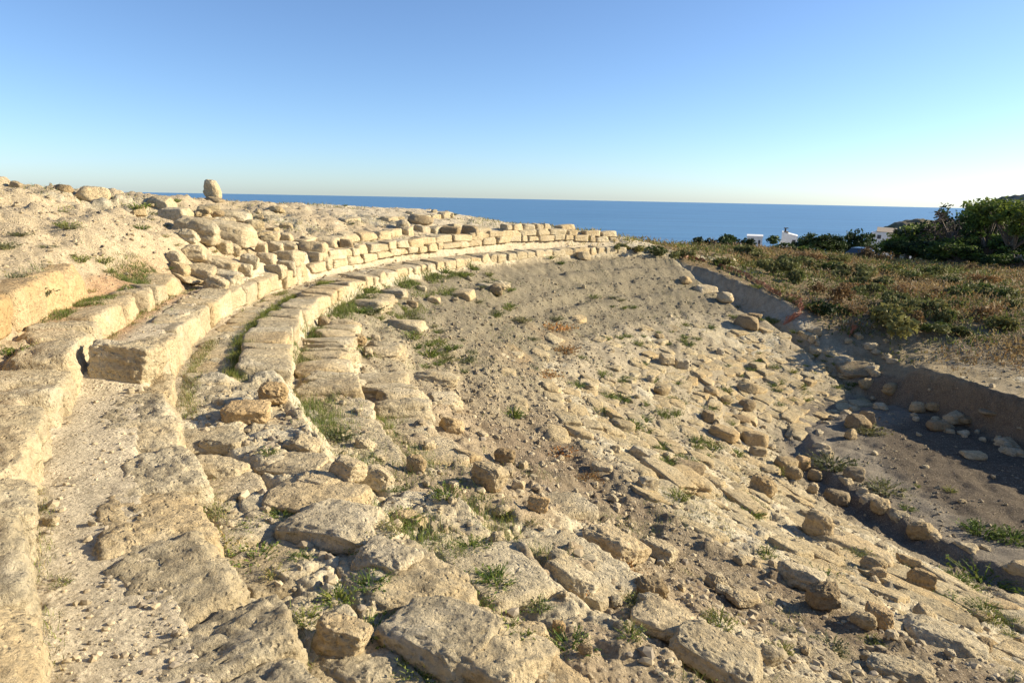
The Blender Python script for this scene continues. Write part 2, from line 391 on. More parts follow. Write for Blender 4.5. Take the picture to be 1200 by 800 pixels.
LANDMARKS = [(290, 485, 'squared ochre block'), (320, 465, 'pitted boulder'), (590, 533, 'lone dark grey boulder'), (545, 530, 'long tilted tan stone'), (573, 560, 'large tilted slab'), (758, 692, 'rounded grey boulder'), (735, 632, 'big split slab'), (956, 615, 'tall tilted tan boulder'), (1022, 664, 'brown boulder'), (1076, 678, 'squarish brown boulder'), (936, 672, 'long dark sided slab'), (940, 545, 'upright yellowish stone'), (774, 459, 'topmost slope stone'), (848, 505, 'long slantwise tan slab'), (891, 570, 'long leaning tan boulder'), (601, 483, 'round green bush'), (780, 422, 'isolated patch of blocks'), (493, 258, 'dark rim boulder'), (251, 222, 'standing stone'), (238, 318, 'tumbled heap of blocks'), (325, 292, 'three course stack'), (252, 272, 'two big squared blocks'), (849, 350, 'pale cut wall boulder'), (683, 300, 'end of the rim wall'), (535, 345, 'far patch of tilted seats'), (1018, 495, 'dark boulder heap'), (1138, 532, 'flat orchestra stone'), (405, 555, 'dark faced pale block'), (432, 740, 'largest dark green weed'), (553, 635, 'compact green bush'), (840, 770, 'bottom pitted slab'), (1170, 710, 'flat tan block'), (367, 590, 'bright green weed'), (935, 365, 'orange netting loop'), (885, 282, 'flat roofed white house'), (1045, 375, 'large shadowed shrub'), (1010, 293, 'parked car'), (419, 400, 'rounded brown stone'), (147, 425, 'big step block'), (165, 262, 'mound bush'), (1182, 300, 'bright umbrella pine'), (880, 378, 'dark cut wall boulder'), (442, 254, 'crest wall'), (110, 228, 'overhanging skyline ledge'), (1115, 490, 'tilted bank block'), (1000, 436, 'bank corner slab'), (705, 545, 'lone pale slab'), (640, 780, 'brightest slab')]
def where(p):
    """words that place a point by the nearest thing one can find"""
    v = Vector(p) - Vector((0, 0, EYE)); f_ = v.dot(FWD); px, py = 600 + FPX * v.dot(CX) / f_, 400 - FPX * v.dot(CY) / f_
    b_ = min(LANDMARKS, key=lambda l: math.hypot(l[0] - px, l[1] - py)); dx, dy = px - b_[0], py - b_[1]; d = math.hypot(dx, dy)
    side = ('right of' if dx > 0 else 'left of') if abs(dx) > 2 * abs(dy) else (('below' if dy > 0 else 'above') if abs(dy) > 2 * abs(dx) else (('below' if dy > 0 else 'above') + (' right of' if dx > 0 else ' left of')))
    return ('close ' if d < 28 else '' if d < 60 else 'well ') + side + ' the ' + b_[2]

# sea, a sheet out to the horizon
def sea_mat():
    m, N, L, b = new_mat('sea_water')
    geo = N.new('ShaderNodeNewGeometry'); mp = N.new('ShaderNodeMapping'); mp.inputs['Scale'].default_value = (.0012, .012, .0012); L.new(geo.outputs['Position'], mp.inputs[0])
    n1 = nz(N, L, mp.outputs[0], 1.0, 8, .65)
    L.new(ramp(N, L, n1, [(.40, (.030, .112, .225)), (.60, (.075, .19, .32))]), b.inputs['Base Color'])
    b.inputs['Roughness'].default_value = .3; b.inputs['IOR'].default_value = 1.33; b.inputs['Specular IOR Level'].default_value = .5
    mp2 = N.new('ShaderNodeMapping'); mp2.inputs['Scale'].default_value = (.12, .3, .12); L.new(geo.outputs['Position'], mp2.inputs[0])
    bp = N.new('ShaderNodeBump'); bp.inputs['Strength'].default_value = .6; bp.inputs['Distance'].default_value = 1.5
    L.new(nz(N, L, mp2.outputs[0], 1.0, 6, .6), bp.inputs['Height']); L.new(bp.outputs[0], b.inputs['Normal'])
    return m
ang = np.radians(np.arange(0, 360, 3)); rad = np.array([90, 300, 900, 2500, 8000, 20000, 60000.])
sv = np.concatenate([np.c_[np.cos(ang) * q, np.sin(ang) * q, np.full(len(ang), -60.)] for q in rad])
sv[:, 2] -= np.r_[[0] * len(ang), np.repeat(rad[1:], len(ang)) ** 2 / 12.74e6 * .85]
n_ = len(ang); k0 = (np.arange(len(rad) - 1)[:, None] * n_ + np.arange(n_)[None]).ravel(); k1 = (np.arange(len(rad) - 1)[:, None] * n_ + (np.arange(n_)[None] + 1) % n_).ravel()
sea = link('sea', mesh_np('sea', sv, np.stack([k0, k0 + n_, k1 + n_, k1], -1), True, mats=[sea_mat()]), kind='structure')

# ------------------------------------------------------------------ stone shapes
_topo = {}
def cube_grid(n):
    if n in _topo: return _topo[n]
    key = {}; vs = []; fs = []
    def vid(p):
        k = tuple(int(round(c * 1000)) for c in p)
        if k not in key: key[k] = len(vs); vs.append(p)
        return key[k]
    t = np.linspace(-1, 1, n + 1); t = np.sign(t) * np.abs(t) ** .85
    for ax in range(3):
        for sgn in (-1, 1):
            for i in range(n):
                for j in range(n):
                    q = []
                    for u, v in ((t[i], t[j]), (t[i + 1], t[j]), (t[i + 1], t[j + 1]), (t[i], t[j + 1])):
                        p = [0, 0, 0]; p[ax] = sgn; p[(ax + 1) % 3] = u; p[(ax + 2) % 3] = v; q.append(vid(tuple(p)))
                    fs.append(q if sgn > 0 else q[::-1])
    _topo[n] = (np.array(vs), np.array(fs)); return _topo[n]

def stone_verts(dims, n, seed, sq=7., rough=.10, chips=4, chipd=.86):
    rg = np.random.default_rng(seed)
    vs, fs = cube_grid(n)
    p = vs / (np.abs(vs) ** sq).sum(1)[:, None] ** (1 / sq)
    for _ in range(chips):
        nrm = rg.normal(size=3); nrm[2] = abs(nrm[2]) * .8; nrm /= np.linalg.norm(nrm)
        sup = (p @ nrm).max(); o = sup * rg.uniform(chipd - .12, min(chipd + .08, .98))
        d = np.clip(p @ nrm - o, 0, None); p = p - nrm * d[:, None] * .85
    p[:, 0] *= 1 + rg.uniform(-.14, .14) * p[:, 1] + rg.uniform(-.1, .1) * p[:, 2]
    p[:, 1] *= 1 + rg.uniform(-.14, .14) * p[:, 0] + rg.uniform(-.12, .06) * p[:, 2]
    p[:, 2] *= 1 + rg.uniform(-.2, .2) * p[:, 0] + rg.uniform(-.2, .2) * p[:, 1]
    h = np.array(dims) / 2; w = p * h; m = min(dims)
    nn = p / np.linalg.norm(p, axis=1)[:, None]
    off = rg.uniform(0, 50, 3); M = max(dims); sd = seed % 997
    dsp = 0
    for i, (fq, am) in enumerate(((2.2 / M, .34), (4.6 / M, .44), (9 / M, .52), (18 / M, .50), (36 / M, .40), (70 / M, .26))):
        if i * 1.5 < n ** .62 + 1: dsp = dsp + vn3((w + off) * fq, sd + i) * am
    pitn = vn3((w + off) * (11 / M), sd + 31) + .6 * vn3((w + off) * (25 / M), sd + 37)
    dsp = dsp - np.clip(pitn - .17, 0, None) * 1.25
    # bedding: thin layers weathered back by different amounts round the sides
    lay_ = vn3(np.stack([w[:, 0] * .8 / M, w[:, 1] * .8 / M, (w[:, 2] + .12 * vn3((w + off) * 2 / M, sd + 41) * M) * 9 / M], -1) + off, sd + 43)
    side = np.clip(1.2 - np.abs(nn[:, 2]) * 1.5, 0, 1)
    w = w + nn * (dsp * rough * (m * .6 + .12 * M))[:, None] + (nn * [1, 1, 0]) * (np.clip(lay_, -.5, .2) * side * rough * .9 * m)[:, None]
    w[:, 2] *= dims[2] / (np.percentile(w[:, 2], 90) - w[:, 2].min())
    w[:, 2] -= w[:, 2].min()
    return w, fs
def stone_mesh(name, dims, n, seed, mat, **k):
    v, f = stone_verts(dims, n, seed, **k)
    return mesh_np(name, v, f, True, mats=[mat])
POOL = [stone_mesh('stone_block', (1, 1, 1), 11, 100 + i, M_ROCK, sq=(9, 6, 12, 7)[i % 4], rough=(.09, .13, .07, .11)[i % 4], chips=4 + i % 4) for i in range(22)]
WALLPOOL = [stone_mesh('stone_block', (1, 1, 1), 11, 500 + i, M_ROCK, sq=(13, 9, 18)[i % 3], rough=.075, chips=3, chipd=.93) for i in range(22)]
LOWPOOL = [stone_mesh('stone_block', (1, 1, 1), 11, 700 + i, M_LICHEN, sq=(10, 7, 5.5)[i % 3], rough=(.1, .14, .17)[i % 3], chips=6, chipd=.88) for i in range(22)]
ROUGHPOOL = [stone_mesh('stone_block', (1, 1, 1), 11, 300 + i, M_ROCK, sq=(4.5, 3.4, 6)[i % 3], rough=.2, chips=8, chipd=.8) for i in range(22)]

def rotz_tilt(a_deg, tilt_in, roll):
    """local x along the row, local y outwards; tilt_in leans the top towards the orchestra"""
    ca, sa = math.cos(R(a_deg)), math.sin(R(a_deg))
    out = Vector((ca, sa, 0)); tan = Vector((sa, -ca, 0)); up = Vector((0, 0, 1))
    m = Matrix((tan, out, up)).transposed()
    return m @ Matrix.Rotation(tilt_in, 3, 'X') @ Matrix.Rotation(roll, 3, 'Y')

def block_at(parent, name, r, a, w, d, h, ztop, tilt, roll, seed, rough=False, uniq=None, mat=M_ROCK, yaw=0, pool=None, flat=False):
    x, y = cart(r, a)
    m = rotz_tilt(a + yaw, tilt, roll).to_4x4()
    dist = math.hypot(x, y)
    if uniq or (uniq is None and dist < 8.5):
        me = stone_mesh('stone_block', (w, d, h), 26 if dist < 5 else 17, seed, mat, sq=7. if rough else 9, rough=.18 if rough else .13, chips=8 if rough else 5, chipd=.90)
        if flat: me = stone_mesh('stone_block', (w, d, h), 28, seed, mat, sq=7.5, rough=.15, chips=4, chipd=.93)
        sc = (1, 1, 1)
    else:
        me = (pool or (ROUGHPOOL if rough else POOL))[seed % 22]; sc = (w, d, h)
    o = bpy.data.objects.new(name, me); C.objects.link(o)
    o.matrix_world = Matrix.Translation((x, y, ztop)) @ m @ Matrix.Translation((0, 0, -h)) @ Matrix.Diagonal((*sc, 1))
    if parent is not None:
        o.parent = parent; o.matrix_parent_inverse = parent.matrix_world.inverted()
    return o
def row_thing(name, label, cat, r, a, z, group=None):
    x, y = cart(r, a)
    o = bpy.data.objects.new(name, None); C.objects.link(o); o.location = (x, y, z); o.empty_display_size = .3
    o.matrix_world = Matrix.Translation((x, y, z))
    o['label'] = label; o['category'] = cat; o['kind'] = 'thing'
    if group: o['group'] = group
    return o
U = lambda a, b: float(rng.uniform(a, b))
def nzs(x, y, s, f=1.0): return float(fbm(np.array([x * f]), np.array([y * f]), s, 3)[0])

# ------------------------------------------------------------------ seat rows
ORD = ['topmost', 'second', 'third', 'fourth', 'fifth', 'sixth', 'seventh', 'eighth', 'ninth', 'tenth', 'eleventh', 'lowest']
LOOK = ['well kept pale seat blocks with grassy joints, directly under the walkway', 'broken pale seat blocks half buried in earth and weeds', 'rough eroded seat stones with gaps of bare earth', 'scattered weathered slabs above the brown earth band',
        'few sunken stones in the brown earth band', 'low stones emerging below the brown earth band', 'tilted stones at the upper edge of the stony slope', 'worn tilted seat blocks on the stony slope', 'worn tilted seat blocks with weeds, mid stony slope',
        'rounded worn seat blocks low on the stony slope', 'rounded worn seat blocks near the orchestra', 'stones edging the orchestra drain']
def presence(k, a, r, x, y):
    n = nzs(x, y, 400, .5)
    if a > 205 and 1 <= k <= 2: return .34 + n * .5
    if k == 3: return (.40 if 186 < a < 200 else .26 if a >= 200 else .02) + n * .4
    if k == 4: return .10 + n * .2 if a > 186 else .03
    if k == 1: p = .88 if a > 183 else (.30 if a > 170 else .06)
    elif k == 2: p = .68 if a > 186 else (.25 if a > 178 else 0) or (.62 if 150 < a < 166 else .05)
    elif k == 3: p = .50 if a > 196 else .03
    elif k == 4: p = .22 if a > 206 else (.03 if a > 150 else .05)
    elif k == 5: p = .05
    elif k == 6: p = .74 if a > 178 else .0
    elif k == 7: p = .92 if a > 167 else .02
    elif k == 8: p = .88 if a > 150 else (.25 if a > 118 else .5)
    elif k == 9: p = .92 if a > 126 else .7
    else: p = .95
    if p < .1: return p
    return p + (n * .9 if k > 2 else n * .3)
for k in range(0, 12):
    rin = row_edge(k); row = row_thing('seat_row', '%s seat row: %s' % (ORD[k], LOOK[k]), 'seat row', rin + .4, 180, tread(k), 'stepped seat rows of the theatre')
    if k == 0:
        a = 121.0
        while a < 224:
            # the front strip of the seat and the foot strip behind it
            dg = math.degrees
            w = U(.36, .60) if a < 200 else U(.6, 1.05)
            am = a + dg(w / 2 / 16.9)
            ero = a > 203
            if rng.random() < (.98 if not ero else .5):
                block_at(row, 'stone_block', 16.89 + U(-.03, .03), am, w * 1.02, .58, .30, tread(0) + .035 + U(-.02, .025) - (.06 + .06 * U(0, 1) if ero else 0), U(-.03, .05), U(-.03, .03), int(rng.integers(1e6)), rough=ero, pool=None if ero else WALLPOOL)
            a += dg(w / 16.9)
        a = 121.0
        while a < 224:
            w = U(.38, .66); am = a + math.degrees(w / 2 / 17.4)
            if rng.random() < (.9 if a < 203 else .45):
                block_at(row, 'stone_block', 17.46, am, w * .98, .50, .2, tread(0) - .02 + U(-.02, .02), U(-.02, .03), U(-.02, .02), int(rng.integers(1e6)), pool=WALLPOOL)
            a += math.degrees(w / 17.4)
        continue
    for sub in ((0.20, .60, -.22, -.62, -1.0) if k == 11 else ((0.20, .60) if k >= 5 else (.37,))):
        a = 97.0 if k > 6 else 106.0
        while a < (152 if sub < 0 else 224):
            r = rin + sub; two = k >= 5
            big = 1.2 if (a > 200 and k < 5) else ((1.15 if a > 196 else .82) if two else 1.0)
            w = (U(.44, .92) if k >= 4 or a > 200 else U(.32, .74)) * big; am = a + math.degrees(w / 2 / r)
            x, y = cart(r, am)
            if rng.random() < presence(k, am, r, x, y) + (.08 if two else 0) and not (cut_side(np.array([x]), np.array([y]))[0][0] > -.25):
                g = gz_at(x, y)
                d = U(.34, .50) if two else U(.58, .82); h = U(.2, .32)
                zt = g + (U(-.005, .05) if rng.random() < .9 else U(.05, .13)) if two else max(min(tread(k) + .05, g + .22), g + U(.02, .10))
                if a > 200 and k < 5: zt = g + U(-.03, .025)
                block_at(row, 'stone_block', r + U(-.06, .06), am, w * U(.9, 1.04), d, h, zt, U(.12, .34) if two else U(-.02, .08), U(-.08, .08), int(rng.integers(1e6)), rough=rng.random() < (.4 if two else .65), pool=LOWPOOL if two else None, mat=M_LICHEN if two else M_ROCK, yaw=U(-9, 9) if two else U(-4, 4))
            a += math.degrees(w / r) + (0 if rng.random() < .85 else U(0, 1.0))

# walkway lip, left ledge, left ochre wall, and the two course wall on the far side
row = row_thing('walkway_edge', 'line of pale weathered slabs edging the gravel walkway on the left', 'kerb', 17.9, 205, 0)
a = 173.0
while a < 224.5:
    w = U(.55, .85) if a < 203 else U(.48, .78)
    am = a + math.degrees(w / 2 / 17.8)
    zt = (.0 if am < 203.8 else -.148) + U(-.01, .012)
    block_at(row, 'stone_block', 18.02 + (U(-.04, .04) if am < 203 else -.07 - .10 * float(sstep(212, 219, am)) + U(-.08, .07)), am, w * (1.03 if am < 203 else 1.10), .48 if am < 203 else U(.52, .62), .42, zt, U(-.015, .02) if am < 203.8 else U(-.05, -.01), U(-.015, .015), int(rng.integers(1e6)), rough=False, pool=WALLPOOL, flat=am > 203.8)
    a += math.degrees(w / 17.8)
row = row_thing('ledge_wall', 'low wall of squared pale blocks along the left side of the walkway', 'wall', 18.7, 205, 0)
a = 187.5
while a < 226:
    w = U(.5, .95); am = a + math.degrees(w / 2 / 18.7)
    far = am < 198
    d = U(.5, .66)
    if not (198.2 < am < 199.4):
        block_at(row, 'stone_block', 18.45 + d / 2 + U(-.03, .03), am, w * .97, d, .42, (.26 if far else (.22 if am < 205 else .14)) + U(-.02, .03), U(-.02, .02), U(-.02, .02), int(rng.integers(1e6)), rough=False)
    a += math.degrees(w / 18.7)
row = row_thing('terrace_wall', 'orange tinted retaining wall of large blocks at the foot of the left mound', 'wall', 19.2, 200, .2)
a = 194.2
while a < 215:
    w = U(.6, .95); am = a + math.degrees(w / 2 / 19.2)
    me_ = stone_mesh('stone_block', (w * .97, .6, .5), 12, int(rng.integers(1e6)), M_ORANGE, sq=7, rough=.1, chips=4)
    x, y = cart(19.3, am); o = bpy.data.objects.new('stone_block', me_); C.objects.link(o)
    o.matrix_world = Matrix.Translation((x, y, .14 + U(-.03, .03))) @ rotz_tilt(am, U(-.05, .02), U(-.03, .03)).to_4x4()
    o.parent = row; o.matrix_parent_inverse = row.matrix_world.inverted()
    a += math.degrees(w / 19.2)
wall = row_thing('rim_wall', 'long two course wall of pale blocks curving along the far rim', 'wall', 18.1, 150, 0)
def wall_base(a): return -.22 + .17 * min(1, max(0, (165 - a) / 28))
for course, (zo, hh_, wa, wb, rr_) in enumerate(((.19, .24, .28, .85, 18.08), (.41, .25, .30, 1.05, 18.12), (.60, .24, .28, .9, 18.24))):
    a = (116.0, 119.0, 122.0)[course]
    while a < (171.0, 170.0, 143.0)[course]:
        w = U(wa, wb); am = a + math.degrees(w / 2 / 18)
        if rng.random() < ((.96, .90, .72)[course] if am > 128 else .6):
            block_at(wall, 'stone_block', rr_ + U(-.05, .05), am, w * U(.96, 1.02), .42, hh_ * U(.95, 1.08), wall_base(am) + zo + U(-.02, .02) - .16 * float(sstep(130, 117, am)), U(-.05, .05), U(-.04, .04), int(rng.integers(1e6)), uniq=False, pool=WALLPOOL if rng.random() < .6 else POOL)
        a += math.degrees(w / 18)
wall = row_thing('upper_wall', 'single course of pale blocks set back above the far rim wall', 'wall', 18.9, 150, .5)
a = 143.0
while a < 169:
    w = U(.4, .85); am = a + math.degrees(w / 2 / 18.8); x, y = cart(18.9, am)
    if rng.random() < .84 + .5 * nzs(am, 3, 44, .3):
        block_at(wall, 'stone_block', 18.85 + U(-.1, .1), am, w * .96, .45, .32, max(wall_base(am) + .66, gz_at(x, y) + .10) + U(-.05, .04), U(-.05, .05), U(-.05, .05), int(rng.integers(1e6)), uniq=False, pool=WALLPOOL if rng.random() < .5 else POOL)
    a += math.degrees(w / 18.8)
wall = row_thing('crest_wall', 'highest broken line of blocks on the far slope just below the skyline', 'wall', 21, 146, .9)
a = 139.0
while a < 152.5:
    w = U(.5, .9); am = a + math.degrees(w / 2 / 20.6); x, y = cart(20.6, am)
    if rng.random() < .85:
        block_at(wall, 'stone_block', 20.7 + U(-.06, .06), am, w * .97, .4, .34, gz_at(x, y) + .15 + U(-.04, .04), U(-.04, .04), U(-.03, .03), int(rng.integers(1e6)), uniq=False, pool=WALLPOOL if rng.random() < .5 else POOL)
    a += math.degrees(w / 20.6)
kerb = row_thing('drain_edge', 'line of small stones along the inner side of the orchestra drain', 'kerb', 6.1, 190, -4)
a = 122.0
while a < 226:
    w = U(.35, .7); am = a + math.degrees(w / 2 / 6.1); x, y = cart(6.12, am)
    if rng.random() < .6: block_at(kerb, 'stone_block', 6.12 + U(-.06, .06), am, w * .9, U(.25, .4), .3, gz_at(x, y) + U(.02, .10), U(-.1, .1), U(-.1, .1), int(rng.integers(1e6)), rough=True)
    a += math.degrees(w / 6.1)

# ------------------------------------------------------------------ loose stones, each one by itself
def loose(x0, y0, x1, y1, label, form='block', mat=M_ROCK, name='boulder', cat='boulder', yaw=None, group='loose stones lying in the theatre', sink=.12, hk=.78, dk=.75):
    p, n, dep = pix((x0 + x1) / 2, y1 - 1)
    if p is None: return None
    w = (x1 - x0) * dep / FPX; h = (y1 - y0) * dep / FPX * hk * (.62 if form == 'slab' and hk == .78 else 1); d = max(w * dk, h * .8)
    seed = int(x0 * 7 + y0 * 13); e_ = max(.25, w * .5)
    n = Vector((gz_at(p.x - e_, p.y) - gz_at(p.x + e_, p.y), gz_at(p.x, p.y - e_) - gz_at(p.x, p.y + e_), 2 * e_)).normalized()
    n = n if n.z > .8 else Vector((0, 0, 1))
    nn = 26 if dep < 7 else (18 if dep < 14 else 10)
    kw = dict(block=dict(sq=7.5, rough=.14, chips=5), round=dict(sq=2.9, rough=.17, chips=5, chipd=.86), rough=dict(sq=5, rough=.15, chips=11, chipd=.82), slab=dict(sq=6, rough=.16, chips=6))[form]
    me = stone_mesh(name, (w, d, h * (1 + sink)), nn, seed, mat, **kw)
    o = link(name, me, label=label, cat=cat, group=group)
    yw = math.radians(U(-25, 25) if yaw is None else yaw)
    q = Vector((0, 0, 1)).slerp(n if n.z > .3 else Vector((0, 0, 1)), .7 if form == 'slab' else .35) if False else (Vector((0, 0, 1)) * (.4 if form == 'slab' else .65) + n * (.6 if form == 'slab' else .35)).normalized()
    rot = Vector((0, 0, 1)).rotation_difference(q).to_matrix() @ Matrix.Rotation(yw, 3, 'Z')
    back = Vector((p.x, p.y, 0)).normalized() * (d * .42)
    o.matrix_world = Matrix.Translation(p + back + Vector((0, 0, gz_at(p.x + back.x, p.y + back.y) - p.z)) * .6 - q * (h * sink)) @ rot.to_4x4()
    return o
B, O_, T_, G_ = M_ROCK, M_ORANGE, M_TAN, M_GREY
for t in [
 (264, 470, 316, 498, 'squared ochre block fallen across the paved top seat row', 'block', O_, 12), (303, 449, 337, 479, 'rounded pitted boulder behind the squared ochre block on the top seat row', 'round', O_),
 (578, 522, 602, 543, 'dark grey rounded boulder alone on the grey earth slope, mid picture', 'round', G_), (515, 489, 543, 507, 'tan wedge of stone on the earth just left of the dark grey boulder', 'rough', T_),
 (528, 520, 562, 541, 'long tan stone tilted downhill at the top of the tumbled stones', 'slab', T_, -35), (553, 545, 594, 574, 'large tilted slab over a dark hollow among the tumbled stones', 'rough', T_, -35), (568, 565, 586, 579, 'small reddish stone wedged under the large tilted slab', 'rough', O_),
 (386, 538, 424, 569, 'pale block with dark left face standing in the broken seat rows', 'block', B, -28), (420, 551, 462, 576, 'pitted grey block beside the pale block with dark left face', 'rough', B, -28), (475, 532, 498, 554, 'rough upright stone at the edge of the earth slope', 'rough', T_), (414, 512, 440, 530, 'small dark sided stone in the rows above the pitted grey block', 'rough', B),
 (736, 676, 780, 707, 'rounded grey boulder lying on the brown earth below the split slab', 'round', G_), (680, 605, 752, 656, 'upper half of the big split slab on the brown earth', 'slab', B, -38), (748, 622, 791, 655, 'lower half of the big split slab, beside a weed filled crack', 'slab', B, -38),
 (735, 708, 822, 752, 'broad pale flat slab beside the gravel patch near the bottom', 'slab', B, -30), (782, 738, 884, 798, 'broad pale pitted slab at the bottom edge, over brown earth', 'slab', B, -30), (855, 748, 880, 772, 'short stone standing on the lower corner of the bottom pale slab', 'rough', T_),
 (940, 598, 973, 632, 'tall tilted tan boulder leaning on the lower stony slope', 'round', T_, -40), (966, 639, 983, 654, 'small tan stone below the tall tilted tan boulder', 'rough', T_), (1008, 652, 1037, 676, 'brown boulder beside a grey green shrub on the lower slope', 'rough', T_), (1062, 665, 1091, 691, 'brown squarish boulder nearest the drain on the lower slope', 'rough', T_), (1051, 647, 1078, 664, 'flat tan stone lying uphill of the brown squarish boulder', 'slab', T_),
 (910, 655, 962, 692, 'long dark sided slab overhanging a shaded hollow, lower slope', 'slab', B, -32), (944, 685, 981, 717, 'grey weathered block under the end of the long dark sided slab', 'rough', G_), (996, 718, 1024, 737, 'rounded brown stone tucked under a pale ledge', 'round', T_), (1014, 709, 1044, 738, 'pale ledge block with orange underside, lower slope', 'block', O_, -30),
 (1149, 700, 1192, 719, 'flat tan block near the lower right, at the drain', 'slab', T_), (1138, 714, 1161, 729, 'tan block beside the flat tan block by the drain', 'slab', T_), (1139, 748, 1161, 766, 'dark rounded stone in weeds at the lower right corner', 'round', G_), (1064, 613, 1090, 634, 'brown stone on the inner lip of the drain', 'rough', T_),
 (932, 535, 948, 553, 'upright yellowish stone in the cluster at the inner edge of the stony slope', 'block', O_), (919, 545, 938, 562, 'round tan boulder in the cluster beside the upright yellowish stone', 'round', T_), (905, 535, 934, 553, 'large brown boulder behind the round tan boulder', 'round', T_), (946, 551, 962, 565, 'rounded stone at the right end of the cluster of boulders', 'round', T_), (945, 565, 957, 579, 'pale pebble sized boulder below the cluster of boulders', 'round', B),
 (965, 576, 997, 593, 'dark flat boulder between the slope and the orchestra', 'round', G_), (988, 548, 1011, 564, 'grey rock in dry weeds at the orchestra edge', 'rough', G_), (1021, 588, 1043, 604, 'tan boulder on the far lip of the drain', 'rough', T_), (1018, 666, 1036, 678, 'low stone against the brown boulder on the lower slope', 'rough', T_),
 (1065, 471, 1084, 485, 'pale boulder in the shade at the foot of the earth bank', 'round', B), (1106, 483, 1127, 499, 'tilted pale block in the shade under the earth bank', 'block', B), (1127, 525, 1152, 538, 'single pale flat stone lying on the shaded orchestra floor', 'slab', B), (1085, 494, 1110, 506, 'dark flat boulder in the bank shade, left of the tilted pale block', 'round', G_), (1116, 489, 1142, 501, 'dark slab right of the tilted pale block under the bank', 'slab', G_), (1083, 474, 1099, 485, 'brown stone at the bank foot beside the pale shaded boulder', 'round', T_), (1033, 452, 1052, 468, 'brown boulder low in the left end of the earth bank', 'round', T_), (1005, 447, 1022, 460, 'brown boulder at the left corner of the bank', 'round', T_), (1146, 496, 1168, 505, 'low grey stone farthest along the bank foot', 'slab', G_),
 (982, 429, 1017, 444, 'flat grey slab where the stony slope meets the bank', 'slab', G_), (992, 486, 1020, 503, 'dark boulder heap at the orchestra edge, above a pale shrub', 'rough', G_), (1006, 481, 1024, 497, 'leaning dark stone beside the dark boulder heap', 'rough', G_), (990, 502, 1003, 516, 'tan stone below the dark boulder heap', 'rough', T_),
 (764, 453, 785, 465, 'rounded tan stone at the top of the stony slope', 'round', T_), (862, 448, 886, 462, 'tan boulder between worn seat blocks, upper stony slope', 'round', T_), (864, 467, 884, 482, 'grey boulder among worn seat blocks below the tan boulder', 'round', G_), (822, 481, 836, 496, 'upright grey stone at the head of the long tan slab', 'block', G_), (831, 493, 864, 516, 'long tan slab lying slantwise across the stony slope', 'slab', T_, -38), (868, 509, 899, 527, 'dark sided tan boulder right of the long tan slab', 'rough', T_), (877, 524, 898, 536, 'low boulder below the dark sided tan boulder', 'round', T_), (876, 557, 906, 583, 'long leaning tan boulder at the inner edge of the stony slope', 'round', T_, -40), (617, 581, 641, 601, 'reddish pitted boulder at the left edge of the brown earth', 'rough', O_), (736, 518, 768, 542, 'wedge of pale slab raised above the stony slope', 'slab', B, -35), (772, 415, 789, 429, 'grey rounded block of the isolated patch on the earth slope', 'block', B), (788, 420, 806, 434, 'block beside the grey rounded one in the isolated patch', 'block', B), (692, 538, 717, 553, 'flat pale slab lying alone on the grey earth', 'slab', B), (786, 538, 824, 557, 'broken slab edge over a dark gap in the stony slope', 'slab', G_), (599, 562, 614, 577, 'pale upright stone beside the tumbled stones', 'block', B), (706, 438, 722, 450, 'pale stone at the upper left corner of the stony slope', 'slab', B), (824, 454, 842, 465, 'brown stone of the upper stony slope, left of the tan boulder', 'round', T_), (842, 464, 856, 474, 'low tan stone left of the grey boulder on the stony slope', 'round', T_), (858, 486, 878, 496, 'grey flat stone above the dark sided tan boulder', 'slab', G_),
 (478, 252, 508, 264, 'large dark grey boulder just under the skyline of the far rim', 'round', G_), (517, 265, 539, 277, 'dark block sitting on top of the far rim wall', 'block', G_), (542, 267, 560, 284, 'dark block leaning in a gap of the far rim wall', 'block', G_), (464, 258, 480, 271, 'rounded stone left of the large dark grey boulder on the far rim', 'round', B), (571, 334, 589, 347, 'pair of grey stones on the far earth slope', 'rough', G_), (488, 332, 500, 342, 'pale leaning slab on the far earth slope, left end of its patch', 'slab', B), (500, 344, 516, 356, 'pale slab in the left part of the far patch of seats', 'slab', B), (476, 353, 490, 362, 'small grey stone below the far patch of seats', 'rough', G_),
 (675, 296, 692, 306, 'pale stone below the end of the far rim wall', 'rough', B), (840, 344, 859, 357, 'pale round boulder standing before the cut earth wall', 'round', B), (861, 371, 890, 387, 'dark boulder at the foot of the cut earth wall', 'rough', G_), (876, 365, 892, 374, 'flat stone behind the dark boulder at the cut wall', 'slab', G_), (795, 325, 810, 334, 'brown stone at the upper end of the cut earth wall', 'rough', T_),
 (410, 392, 428, 407, 'rounded brown stone at the upper edge of the broken seats', 'round', T_), (372, 372, 388, 384, 'small brown stone on weedy earth below the top seat row', 'rough', T_), (434, 392, 446, 402, 'small stone beside a bush on the earth slope', 'rough', B),
 (196, 322, 236, 334, 'low flat pale block at the foot of the tumbled heap', 'slab', B), (52, 606, 68, 617, 'small pale stone on the walkway gravel at the left', 'rough', B), (40, 532, 50, 542, 'tiny pale stone at the foot of the left wall', 'rough', B), (648, 742, 694, 768, 'dark stone in the gravel patch at bottom centre', 'rough', G_) if False else (678, 756, 694, 768, 'dark stone in the gravel patch at bottom centre', 'rough', G_), (646, 728, 662, 742, 'reddish stone at the edge of the bottom gravel patch', 'rough', O_), (838, 680, 856, 697, 'low pale stone in the lower brown earth', 'slab', B), (852, 690, 890, 712, 'pale flat slab on the lower brown earth', 'slab', B), (826, 662, 850, 690, 'pale slab edge above the lower brown earth', 'slab', B)]:
    x0, y0, x1, y1, lab, form, mt = t[:7]
    loose(x0, y0, x1, y1, lab, form, mt, yaw=t[7] if len(t) > 7 else None)
